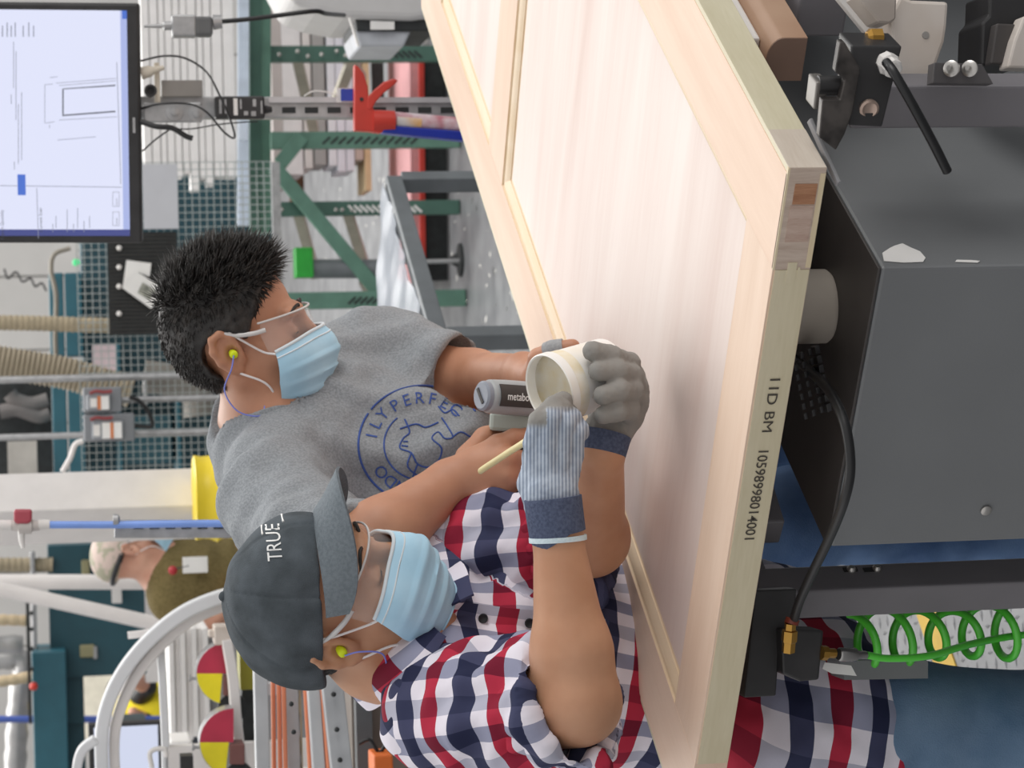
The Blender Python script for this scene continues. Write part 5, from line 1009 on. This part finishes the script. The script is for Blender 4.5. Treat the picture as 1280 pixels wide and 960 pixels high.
# caulking gun hanging on the post
cg = thing('caulking_gun', 'red caulking gun with blue barrel hanging on the strut post', 'caulking gun', W(470, 140, Dm-.06)); Dg = Dm-.07
obj('handle', MB().prism(flat([(443, 80), (448, 83), (455, 92), (460, 108), (461, 124), (468, 138), (490, 140), (492, 160), (475, 166), (462, 164), (443, 163)], Dg), HF*.03), M_red, cg, bev=.003); obj('trigger', MB().prism(flat([(459, 122), (468, 112), (480, 102), (492, 98), (498, 100), (494, 105), (480, 116), (470, 127), (464, 138), (459, 136)], Dg-.002), HF*.022), M_red, cg, bev=.003)
obj('pivot_hole', MB().lathe(W(452, 124, Dg-.001), -HF, [(0, .0045), (.001, .004)], 14), M_blk, cg); obj('yoke', MB().cyl(W(466, 152, Dg+.015), W(493, 152, Dg+.015), .026, .024, 24), M_red, cg, smooth=40)
obj('barrel', MB().prism([W(478, 156, Dg+.0), W(582, 164, Dg+.0), W(582, 176, Dg), W(478, 166, Dg)], HF*.04), mat('barrel_blue', '23339a', .35), cg, bev=.003); obj('cartridge', MB().cyl(W(492, 150, Dg+.02), W(584, 158, Dg+.02), .0185, n=24), mat('cartridge', 'd9c8cd', .4, col2='b8727c', scale=26), cg, smooth=40, label='printed caulk cartridge'); obj('cartridge_band', MB().cyl(W(495, 151.5, Dg+.0195), W(526, 154, Dg+.0195), .0188, n=24), mat('cart_orange', 'dca45c', .4, col2='cfd2d8', scale=18), cg, smooth=40)
lb = tbox('hanging_tag', 'small blue and white tag tied to the strut post', 'tag', 421, 110, 443, 128, Dm-.03, .004, M_wht); lb['label'] = 'small white tag tied to the strut post'
o = tbox('blue_tag', 'blue card tied beside the red caulking gun handle', 'tag', 426, 111, 444, 126, Dm-.036, .003, mat('tag_blue', '2c43a8', .5)); 
cable('white string holding the blue card on the strut post', [W(380, 120, Dm-.03), W(392, 114, Dm-.035), W(408, 115, Dm-.035), W(424, 120, Dm-.034)], .0016, M_wht, 'string')
# light grey machine head at the right edge
hd_ = thing('floor_machine', 'light grey rounded machine hood with black band and white label', 'machine', W(460, 10, 6.6)); M_lg = mat('hood_grey', 'c4c2c1', .5, var=.03)
obj('hood', MB().prism(flat([(330, -60), (560, -60), (540, 22), (515, 25), (470, 24), (430, 22), (395, 15), (365, 4)], 6.6), HF*.4), M_lg, hd_, bev=.02, seg=3); obj('band', MB().prism(flat([(444, 24), (545, 25), (545, 39), (446, 38)], 6.62), HF*.3), M_drk, hd_, bev=.004); obj('label', MB().prism(flat([(463, 26), (493, 27), (493, 37), (463, 37)], 6.612), HF*.002), M_paper, hd_); obj('skirt', MB().prism(flat([(443, 38), (514, 38), (505, 58), (450, 58)], 6.63), HF*.28), mat('skirt', 'b3b6bc', .5), hd_, bev=.006); obj('wire', MB().tube(flat([(437, 22), (441, 35), (448, 58)], 6.58), .004, 8), M_wht, hd_, smooth=60); obj('support', MB().prism([p*V3(1, 1, 0)+ZZ*q for p, q in ((W(515, -40, 6.75), 0), (W(515, 40, 6.75), 0), (W(515, 40, 6.75), W(515, 40, 6.75)[2]), (W(515, -40, 6.75), W(515, -40, 6.75)[2]))], HF*.15), mat('support', '8f9090', .6), hd_)
# wire mesh machine guard with its frame
Df = 8.9; fe = thing('mesh_guard', 'wire mesh machine guard on grey posts behind the two men', 'fence', ground(W(300, 400, Df))); kf = mpp(220, 400, Df); ft = W(98, 400, Df)[2]; wm = MB()
fb = W(345, 400, Df)[2]
for i in range(44):
    p = W(220, 203+i*9, Df); lo = .1 if 203+i*9 > 435 else fb; wm.box(V3(p[0], p[1], (ft+lo)/2), (.0032, .003, ft-lo), (HR, HF, ZZ))
for i in range(56):
    z = ft-i*9*kf
    if z > .12: ya_ = 203 if z > fb else 437; p = W(220, (ya_+593)/2, Df); wm.box(V3(p[0], p[1], z)-HF*.004, ((593-ya_)*kf, .003, .0032), (HR, HF, ZZ))
o = obj('wire', wm, mat('wire_pale', 'a9b0ae', .5, .3), fe); o['kind'] = 'stuff'
for y, x0, w in ((476, -40, 9), (548, -40, 8), (500, 150, 8)):
    t_ = W(x0, y, Df-.05); obj('post', MB().cyl(t_, t_*V3(1, 1, 0), w*kf/2, n=14), M_gal, fe, smooth=40)
for x, y_ in ((344, 203), (520, 440)): p, q = W(x, y_, Df-.02), W(x, 590, Df-.02); q[2] = p[2]; obj('rail', MB().beam(p, q, .03, .03), M_gal, fe)
for i, (x0, y0, x1, y1, w_) in enumerate(((104, 484, 152, 516, 'upper'), (105, 517, 168, 552, 'lower'))):
    sb = thing('switch_box', 'grey disconnect switch box, the %s of the two on the mesh guard' % ('right' if i == 0 else 'left'), 'switch box', W((x0+x1)/2, (y0+y1)/2, Df-.1), group='switch boxes on the mesh guard'); Ds = Df-.16
    obj('case', MB().box(*bgbox(x0, y0, x1, y1, Ds, .10), (HR, HF, ZZ)), mat('switch_grey', '7f8286', .5), sb, bev=.006); obj('cover', MB().box(*bgbox(x0+4+6*i, y0+9, x1-14, y1-3, Ds-.02, .02), (HR, HF, ZZ)), mat('switch_cover', '93969b', .45), sb, bev=.006); obj('label', MB().box(*bgbox(x0+20+3*i, y0+11, x1-16, y1-4, Ds-.022, .002), (HR, HF, ZZ)), M_paper, sb); obj('stripe', MB().box(*bgbox(x1-30, y0+11, x1-26, y1-4, Ds-.0235, .002), (HR, HF, ZZ)), mat('stripe_orange', 'cf7a48', .6), sb); obj('window', MB().box(*bgbox(x0+9+3*i, y0+14, x0+17+3*i, y1-7, Ds-.022, .002), (HR, HF, ZZ)), M_wht, sb); obj('lever', MB().tube(spline(flat([(x0+8, y0+8), (x0+16, y0+5), (x0+26, y0+6), (x0+36, y0+5)], Ds-.03), 4), .006, 8), mat('lever_red', '8a3a3c', .5), sb, smooth=60)
cable('black cable curving from the right switch box to the left one', [W(162, 496, Df-.12), W(175, 502, Df-.12), W(186, 516, Df-.12), W(190, 532, Df-.12), W(178, 533, Df-.12), W(168, 532, Df-.12)], .008); cable('white conduit bending down from the left switch box', [W(104, 551, Df-.1), W(94, 556, Df-.1), W(88, 572, Df-.1), W(78, 590, Df-.1)], .010, M_wp, 'conduit')
tbox('grey_panel', 'plain light grey panel leaning on the mesh guard below the monitor', 'panel', 179, 205, 222, 286, Df-.1, .01, mat('panel_lav', 'c3c4ca', .6, var=.02))
bb = thing('black_board', 'black ribbed board hung on the mesh guard with two papers', 'board', W(180, 354, Df-.1)); obj('board', MB().box(*bgbox(136, 290, 222, 418, Df-.08, .012), (HR, HF, ZZ)), M_drk, bb); rbm = MB()
for i in range(26): rbm.box(bgbox(137, 293+i*4.9, 221, 294.6+i*4.9, Df-.085, .005)[0], (1.6*kf, .005, 84*kf), (HR, HF, ZZ))
o = obj('rib', rbm, mat('rib_black', '33312f', .6), bb); o['kind'] = 'stuff'
for y in (310, 334, 358, 392): obj('clip', MB().ball(W(149, y, Df-.09), .010, 6), M_wht, bb)
for i, (pts, lb_) in enumerate((([(158, 325), (189, 329), (187, 346), (172, 340), (153, 361)], 'blank white paper sheet, the upper of two on the black board'), ([(153, 360), (172, 340), (207, 362), (189, 386)], 'white paper with dark photo, tilted on the black board'))):
    o = thing('paper_sheet', lb_, 'paper', W(180, 355, Df-.1)); obj('sheet', MB().prism(flat(pts, Df-.1-.01*i), HF*.002), M_paper, o)
    if i: obj('photo_print', MB().prism(flat([(178, 353), (196, 364), (187, 375), (172, 366)], Df-.113), HF*.001), mat('photo_print', '6d6f66', .6, col2='a5a59a', scale=50), o)
# machines behind the guard
def mach(name, label, cat, D, boxes, mats, z0=True):
    r = thing(name, label, cat, ground(W(200, (boxes[0][1]+boxes[0][3])/2, D)))
    for i, b in enumerate(boxes): obj(b[4] if len(b) > 4 else 'panel', MB().box(*bgbox(*b[:4], D+(b[5] if len(b) > 5 else 0), b[6] if len(b) > 6 else .4), (HR, HF, ZZ)), mats[i] if isinstance(mats, list) else mats, r, bev=.006)
    return r
m1 = mach('teal_machine', 'dark teal machine enclosure directly behind the mesh guard', 'machine', 11.0, [(105, 200, 345, 592, 'enclosure', .3, .8), (345, 445, 560, 592, 'base', .3, .8), (62, 341, 80, 445, 'panel'), (82, 341, 103, 445, 'panel'), (66, 478, 84, 592, 'panel', -.05), (86, 478, 106, 592, 'panel', -.05), (146, 430, 152, 590, 'frame_bar', -.1), (220, 440, 226, 590, 'frame_bar', -.1), (150, 520, 215, 580, 'panel', -.08)], [mat('teal_deep', '17414c', .5, var=.15), M_drk, M_teal2, M_teal2, M_teal2, M_teal2, M_teal2, M_teal2, M_teal])
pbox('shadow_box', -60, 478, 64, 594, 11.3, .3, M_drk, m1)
for pts in ([(12, 492), (20, 500), (40, 505), (60, 500)], [(0, 515), (22, 512), (48, 520), (62, 516)]): obj('pipe', MB().tube(spline(flat(pts, 11.2), 6), .035, 10), mat('pipe_dull', '6f6a68', .5), m1, smooth=60)
pbox('bracket', 10, 552, 46, 594, 10.9, .1, mat('brk', 'b9b5ae', .6), m1); pbox('bracket', 180, 470, 184, 505, 10.4, .1, M_gal, m1); obj('duct', MB().tube(spline(flat([(180, 470), (215, 476), (245, 492), (250, 520)], 10.6), 6), .07, 14), mat('duct_dull', '77736c', .6), m1, smooth=60); obj('lamp_green', MB().ball(W(95, 328, 10.4), .016, 8), emit('lamp_green', '3fe08a', 1.0), m1, smooth=180)
tbox('paper_sheet', 'pinkish paper sheet in dark frame behind the mesh guard', 'paper', 116, 431, 145, 466, 10.4, .02, mat('paper_pink', 'd2c0c4', .8))
def hose(label, pts, r, D, m=M_hose, pitch=.03):
    P_ = spline([W(x, y, D) for x, y in pts], 24); L_ = np.r_[0, np.cumsum(np.linalg.norm(np.diff(np.array(P_), axis=0), axis=1))]
    s_ = np.arange(0, L_[-1], pitch/3); Q_ = np.array([np.interp(s_, L_, np.array(P_)[:, i]) for i in range(3)]).T; rr = [r*(1+.07*(1 if i % 3 == 0 else -1 if i % 3 == 1 else 0)) for i in range(len(Q_))]
    o = obj('duct_hose', MB().tube(list(Q_), rr, 18), m, smooth=80); return tag(rebase(o, Q_[0]), label, 'hose')
hose('straight tan corrugated hose hanging down beside the monitor', [(-30, 403), (40, 404), (100, 406), (140, 407)], 9.5*mpp(60, 405, 9.8), 9.8, pitch=.022); hose('thick grey tan corrugated hose sagging toward the mesh guard', [(-40, 446), (20, 456), (80, 466), (130, 480), (165, 490)], 20*mpp(60, 460, 10.1), 10.1, mat('hose_grey', '9b907c', .75), pitch=.02); hose('short tan corrugated hose above the teal press frame', [(-30, 706), (20, 706), (66, 706)], 9*mpp(20, 706, 12), 12.0)
cable('thin grey cable hanging from the monitor in front of the far wall', [W(88, 310, 10.3), W(68, 318, 10.3), W(64, 338, 10.3), W(70, 370, 10.3), W(69, 420, 10.3), W(70, 450, 10.3)], .010, mat('cable_grey', '8d877c', .6)); cable('fine dark zigzag cord on the far wall', [W(5, 336, 14), W(10, 348, 14), W(20, 340, 14), W(28, 352, 14), W(38, 348, 14), W(44, 358, 14), W(52, 354, 14), W(58, 364, 14)], .006)
# white building column, guards, air drop
col_ = W(120, 636, 7.5); ax_c = (nrm(HR*.83+HF*.56), nrm(HF*.83-HR*.56), ZZ); o = obj('trim_1', MB().box(V3(col_[0], col_[1], 3)+HF*.12, (.135, .20, 6), ax_c), M_wp, bev=.004); struct(o)
yg = thing('column_guard', 'yellow fluted plastic guard round the foot of the white column', 'column guard', ground(W(300, 620, 7.3))); M_yel = mat('guard_yellow', 'ecd02b', .4, var=.04); hy = W(246, 620, 7.3)[2]
p = W(250, 622, 7.42); nn_ = 60
obj('ribbed_shell', MB().lathe(V3(p[0], p[1], 0), ZZ, [(hy*i/nn_, .128+.008*math.cos(2*math.pi*(hy-hy*i/nn_)/.062)) for i in range(nn_)]+[(hy, .128), (hy+.004, .118), (hy+.004, .10)], 48), M_yel, yg, smooth=50)
p = W(268, 542, 7.9); tag(rebase(obj('plastic_post', MB().lathe(V3(p[0], p[1], 0), ZZ, [(0, .065), (p[2]-.02, .065), (p[2]-.004, .058), (p[2], .03)], 24), mat('mint', '8fb7a6', .4), smooth=50), ground(p)), 'mint green plastic post behind the yellow guard', 'post')
tbox('white_post', 'narrow white post behind the neck of the man in grey', 'post', 283, 478, 697, 520, 8.2, .06, mat('ivory', 'e6e1d3', .5))
Da = 5.0; av = thing('air_drop', 'blue compressed air line with red valve clipped to a galvanised strut', 'air line', W(200, 660, Da)); ka = mpp(200, 660, Da)
obj('blue_tube', MB().tube([W(60, 656, Da), W(145, 656, Da), W(200, 655, Da-.02), W(310, 654, Da-.02)], .0075, 14), mat('tube_blue', '7fa2ea', .35), av, smooth=60); sa, sb_ = W(143, 661, Da+.03), W(310, 661, Da+.03); sd_ = nrm(sb_-sa); obj('strut', MB().beam(sa, sa+sd_*(-sa[2]/sd_[2]), .041, 22*ka, up=HR), M_gal, av, bev=.002); sl = MB()
for i in range(7): sl.box(W(173+i*20, 658, Da+.009), (.010, .003, .020), (HR, HF, ZZ))
o = obj('slot', sl, M_drk, av); o['kind'] = 'stuff'
obj('clip', MB().lathe(W(145, 650, Da), ZZ*-1, [(-.006, .012), (.004, .012), (.008, .006)], 12), M_gal, av, smooth=30); obj('union', MB().cyl(W(48, 656, Da), W(62, 656, Da), .011, .010, 12), M_wht, av, smooth=30); obj('valve_body', MB().lathe(W(14, 657, Da), W(48, 657, Da)-W(14, 657, Da), [(0, .010), (.014, .012), (.015, .017), (.040, .017), (.041, .012), (.056, .010)], 16), mat('valve_grey', 'c9c2bd', .4), av, smooth=35); obj('valve_handle', MB().prism(flat([(17, 637), (40, 637), (40, 652), (34, 655), (22, 655), (17, 652)], Da-.02), HF*.03), mat('valve_red', 'b04b58', .45), av, bev=.005, label='red valve handle'); obj('drain', MB().tube([W(27, 660, Da), W(27, 675, Da), W(29, 685, Da)], [.008, .006, .004], 12), M_wht, av, smooth=50); obj('supply', MB().cyl(W(-30, 657, Da), W(14, 657, Da), .011, n=14), M_wht, av, smooth=40)
# pipes, teal press and white hoop at the left
Dp = 9.6; kp = mpp(60, 727, Dp)
o = obj('white_pipe', MB().cyl(W(-40, 727, Dp), W(560, 729, Dp), 9.5*kp, n=20), M_wp, smooth=40); tag(rebase(o, W(60, 727, Dp)), 'upright white duct pipe behind the man in olive', 'pipe')
o = obj('white_pipe', MB().cyl(W(-10, 734, Dp-.25), W(205, 782, Dp-.25), 9*kp, n=20), M_wp, smooth=40); tag(rebase(o, W(100, 757, Dp)), 'slanting white duct pipe meeting the upright one', 'pipe')
pr_ = mach('teal_press', 'large dark teal press frame with opening behind the man in olive', 'machine', 12.0, [(62, 680, 182, 845, 'head'), (42, 815, 84, 1000, 'column', -.2), (84, 835, 106, 1000, 'side', .1), (150, 905, 185, 1000, 'side', .1), (62, 845, 104, 905, 'lintel', .05), (100, 806, 118, 822, 'plate', -.02, .02), (102, 700, 112, 720, 'plate', -.02, .02), (116, 808, 122, 824, 'rail', -.02, .02), (40, 690, 46, 900, 'edge', -.05, .1), (182, 680, 560, 845, 'base', .0, .4)], [M_teal, M_teal2, M_teal, M_teal, M_teal, mat('plate_olive', '9a9470', .6), MATS['plate_olive'], M_gal, M_gal, M_wp])
pbox('isolator', 140, 736, 152, 754, 11.9, .08, M_wht, pr_); pbox('black_rail', 34, 742, 38, 905, 11.7, .05, M_drk, pr_); obj('knob', MB().ball(W(42, 858, 11.6), .02, 8), M_red, pr_, smooth=180)
for x in (745, 765, 785, 810, 835): obj('tooth', MB().box(*bgbox(37, x, 42, x+4, 11.65, .04), (HR, HF, ZZ)), M_drk, pr_)
o = tbox('cream_backdrop', 'cream wall panel seen through the opening of the teal press', 'panel', 98, 835, 185, 930, 15.5, .05, mat('cream_wall', 'e2dccb', .7)); 
tag(rebase(obj('blue_pole', MB().cyl(W(-40, 899, 12.8), W(560, 899, 12.8), .018, n=12), mat('pole_blue', '4a62b0', .5), smooth=40), W(140, 899, 12.8)), 'blue upright pole behind the white hoop', 'pole')
M_sil = mat('duct_silver', 'a8a7a6', .35, .6, var=.1); hose('silver duct pipe hanging above the teal press', [(-40, 805), (0, 806), (36, 806)], 12*mpp(10, 805, 13), 13.0, M_sil, .12); hose('grey curved duct at the far left of the picture', [(18, 1000), (20, 930), (24, 870), (30, 835), (22, 822), (-20, 826)], 14*mpp(20, 900, 13.5), 13.5, M_sil, .12); hose('short cream hose left of the red knob', [(-20, 854), (15, 850), (46, 844)], 7*mpp(20, 850, 12.6), 12.6, mat('hose_cream', 'c9b392', .7), .05); hose('short cream hose above the silver duct', [(-20, 775), (10, 775), (38, 776)], 7*mpp(20, 775, 12.6), 12.6, MATS['hose_cream'], .05)
hp_ = thing('white_hoop', 'white bent square tube hoop of a cart behind the man in the cap', 'cart frame', ground(W(300, 860, 6.0))); Dh = 6.0
def ribbon(pts, D, wpx, dep):
    C_ = np.array(pts, float); S_ = spline([np.r_[q, 0] for q in C_], 8); S_ = np.array(S_)[:, :2]; T_ = np.gradient(S_, axis=0); T_ /= np.linalg.norm(T_, axis=1, keepdims=True); N_ = np.stack([-T_[:, 1], T_[:, 0]], 1); v = []
    for q, n_ in zip(S_, N_):
        a, b = W(*(q+n_*wpx/2), D), W(*(q-n_*wpx/2), D); v += [a, b, b+HF*dep, a+HF*dep]
    k_ = len(S_); f = [(i*4+j, i*4+(j+1) % 4, i*4+4+(j+1) % 4, i*4+4+j) for i in range(k_-1) for j in range(4)]+[(3, 2, 1, 0), tuple((k_-1)*4+j for j in range(4))]; return MB().add(v, f)
obj('hoop', ribbon([(330, 736), (290, 743), (235, 764), (190, 798), (155, 840), (134, 885), (127, 930), (130, 1000)], Dh, 17, .05), mat('hoop_white', 'dfe0e2', .35, var=.02), hp_, bev=.005); obj('inner_band', ribbon([(320, 752), (285, 757), (240, 776), (203, 806), (170, 846), (150, 890), (143, 930), (146, 1000)], Dh+.02, 13, .05), M_wp, hp_, bev=.004)
obj('cross_bar', ribbon([(200, 795), (204, 860), (207, 930), (208, 1000)], Dh+.05, 10, .04), MATS['hoop_white'], hp_, bev=.004); obj('foot_bar', ribbon([(120, 925), (100, 945), (92, 1000)], Dh-.1, 12, .04), MATS['hoop_white'], hp_, bev=.004); obj('stay', ribbon([(203, 790), (160, 795)], Dh+.06, 8, .03), M_wp, hp_)
c, s = bgbox(209, 925, 560, 1000, Dh+.05, .04); obj('leg', MB().box(V3(c[0], c[1], c[2]), s, (HR, HF, ZZ)), M_wp, hp_)
hk_ = obj('wire_hook', MB().tube(spline(flat([(190, 960), (188, 940), (205, 936), (208, 946)], Dh-.02), 6), .006, 8), M_wht, hp_, smooth=60)
m2 = thing('monitor', 'small flat monitor with pale blue screen below the white hoop', 'monitor', W(205, 935, 7.0)); obj('housing', MB().box(*bgbox(112, 903, 205, 1005, 7.0, .04), (HR, HF, ZZ)), M_blk, m2, bev=.004); obj('screen', MB().box(*bgbox(119, 908, 198, 1000, 6.997, .003), (HR, HF, ZZ)), emit('screen_pale2', 'dde4fb', .85), m2); obj('window_bar', MB().box(*bgbox(122, 912, 126, 998, 6.9955, .001), (HR, HF, ZZ)), M_bar, m2); obj('stand', MB().box(*bgbox(205, 935, 300, 945, 7.04, .03), (HR, HF, ZZ)), M_blk, m2)
for i in range(7): tbox('panel_sheet', '%s white panel sheet down in the pile behind the white hoop' % ORD[i], 'panel', 212+i*7.2, 785, 218.6+i*7.2, 925-4*(i % 3), 8.1+.02*(i % 2), .3, M_wbd, group='white panel sheets behind the hoop', bev=.002)
tbox('white_block', 'white block below the pile of panel sheets', 'block', 212, 926, 242, 1000, 7.6, .2, M_wbd, bev=.01)
tbox('pile_base', 'grey pedestal carrying the pile of white panel sheets', 'pedestal', 264, 790, 560, 925, 8.15, .2, mat('pedestal', '8f8f92', .6))
M_gr = mat('guard_red', 'b8304a', .45); M_gy = mat('guard_yel', 'f0e01f', .45)
for i, (cx_, cy_, rp_, Dq) in enumerate(((284, 842, 39, 5.9), (292, 928, 43, 5.75))):
    g_ = thing('blade_guard', 'round red and yellow blade guard, the %s of the two beside the white hoop' % ('right' if i == 0 else 'left'), 'blade guard', W(cx_, cy_, Dq), group='blade guards'); aa = lambda t0, t1, r, n=14: [(cx_-r*math.sin(t0+(t1-t0)*j/n), cy_-r*math.cos(t0+(t1-t0)*j/n)) for j in range(n+1)]
    obj('shell', MB().prism(flat(aa(0, math.pi, rp_), Dq), HF*.07), M_gal, g_, bev=.002); obj('red_quarter', MB().prism(flat([(cx_, cy_)]+aa(0, math.pi/2, rp_-1), Dq-.004), HF*.004), M_gr, g_); obj('yellow_quarter', MB().prism(flat([(cx_-6, cy_)]+[(min(x, cx_-6), y) for x, y in aa(math.pi/2, math.pi-.25, rp_-1)], Dq-.004), HF*.004), M_gy, g_); obj('motor', MB().prism(flat([(cx_-5, cy_+2), (cx_+14, cy_+2), (cx_+14, cy_+28), (cx_-5, cy_+28)], Dq-.01), HF*.08), mat('motor_brown', '7a4f4a', .5), g_, bev=.003); obj('stem', MB().lathe(W(cx_-rp_-9, cy_+6, Dq+.02), W(cx_-rp_, cy_+6, Dq+.02)-W(cx_-rp_-9, cy_+6, Dq+.02), [(0, .008), (.005, .008), (.006, .004), (.02, .004)], 10), M_gal, g_, smooth=30)
    obj('pulley', MB().lathe(W(cx_+6, cy_+42, Dq+.02), -HF, [(0, .035), (.02, .035), (.022, .02)], 18), M_drk, g_, smooth=40)
rail_ = thing('guard_rail', 'white aluminium rail carrying the two blade guards', 'rail', W(294, 890, 5.85)); obj('rail', ribbon([(284, 800), (292, 850), (296, 900), (303, 960), (306, 1000)], 5.83, 13, .05), M_wp, rail_, bev=.003); c, s = bgbox(305, 960, 560, 990, 5.88, .05); obj('leg', MB().box(c, s, (HR, HF, ZZ)), M_wp, rail_)
obj('end_block', MB().box(*bgbox(268, 782, 310, 806, 5.84, .08), (HR, HF, ZZ)), M_gd, rail_, bev=.004); obj('end_plug', MB().box(*bgbox(261, 788, 270, 797, 5.85, .04), (HR, HF, ZZ)), M_gd, rail_, bev=.003)
tbox('olive_panel', 'olive yellow panel below the white guard rail', 'panel', 300, 806, 318, 862, 6.0, .1, mat('olive_y', 'a09a33', .5)); tbox('shadow_block', 'black block put in as the shadow below the blade guards', 'housing', 304, 862, 330, 1000, 6.1, .2, M_drk); tbox('black_keypad', 'black keypad at the left picture edge below the guards', 'keypad', 226, 945, 242, 1000, 5.7, .05, M_blk)  # the black block under the guards stands for shadow there
# rack of orange tubes
Dt = 4.7; tr_ = thing('tube_rack', 'grey angle steel rack holding orange tubes behind the man in the cap', 'rack', ground(W(400, 900, Dt))); M_an = mat('angle_grey', 'b3b5b7', .5, .1)
for a, b, w_, dD in (((326, 830), (330, 1000), 17, .0), ((364, 835), (371, 1000), 19, .1), ((391, 835), (402, 1000), 15, -.1), ((414, 835), (432, 1000), 26, -.15)): obj('shelf_rail', ribbon([a, ((a[0]+b[0])/2, (a[1]+b[1])/2), b], Dt+dD, w_, .04), M_an, tr_, bev=.002)
for x, y in ((417, 868), (421, 912), (364, 880), (367, 915), (425, 950)): obj('bolt', MB().ball(W(x, y, Dt-.16), .005, 6), M_drk, tr_, smooth=180)
for yy in (850, 990): c, s = bgbox(320, yy, 560, yy+14, Dt+.12, .04); obj('upright', MB().box(c, s, (HR, HF, ZZ)), M_an, tr_)
M_or = mat('tube_orange', 'e58d69', .5, var=.06); n_ = 0
for (xa, xb, dD, lv) in ((341, 343, .06, 'top'), (348, 351, .05, 'top'), (354, 358, .04, 'top'), (380, 390, -.02, 'middle'), (386, 397, -.03, 'middle'), (401, 414, -.1, 'bottom'), (406, 419, -.1, 'bottom'), (398, 408, -.08, 'bottom')):
    o = obj('orange_tube', MB().cyl(W(xa, 835, Dt+dD), W(xb, 1000, Dt+dD), 2.9*mpp(380, 900, Dt), n=12), M_or, smooth=40); tag(rebase(o, W(xa, 850, Dt+dD)), '%s orange tube on the %s level of the grey angle rack' % (['first', 'second', 'third', 'first', 'second', 'first', 'second', 'third'][n_], lv), 'tube', 'orange tubes on the rack'); n_ += 1
tbox('cream_strip', 'cream strip lying between the upper rails of the tube rack', 'strip', 374, 850, 378, 1000, Dt+.1, .05, M_hose); tbox('brown_cabinet', 'brown grey cabinet behind the shoulder of the man in plaid', 'cabinet', 440, 850, 640, 1000, 5.2, .3, mat('cab_brown', '746a62', .6)); tbox('dark_shelf', 'dark shelf edge across the brown cabinet', 'shelf', 446, 855, 466, 1000, 5.15, .04, mat('shelf_d', '55585b', .5)); tbox('orange_box', 'bright orange box at the left picture edge on the cabinet', 'box', 468, 944, 492, 1000, 5.0, .1, mat('box_orange', 'e0702c', .5), bev=.004)
cable('thin black wires hanging in front of the brown cabinet', [W(448, 930, 5.05), W(462, 925, 5.05), W(474, 940, 5.05), W(486, 925, 5.05)], .004)
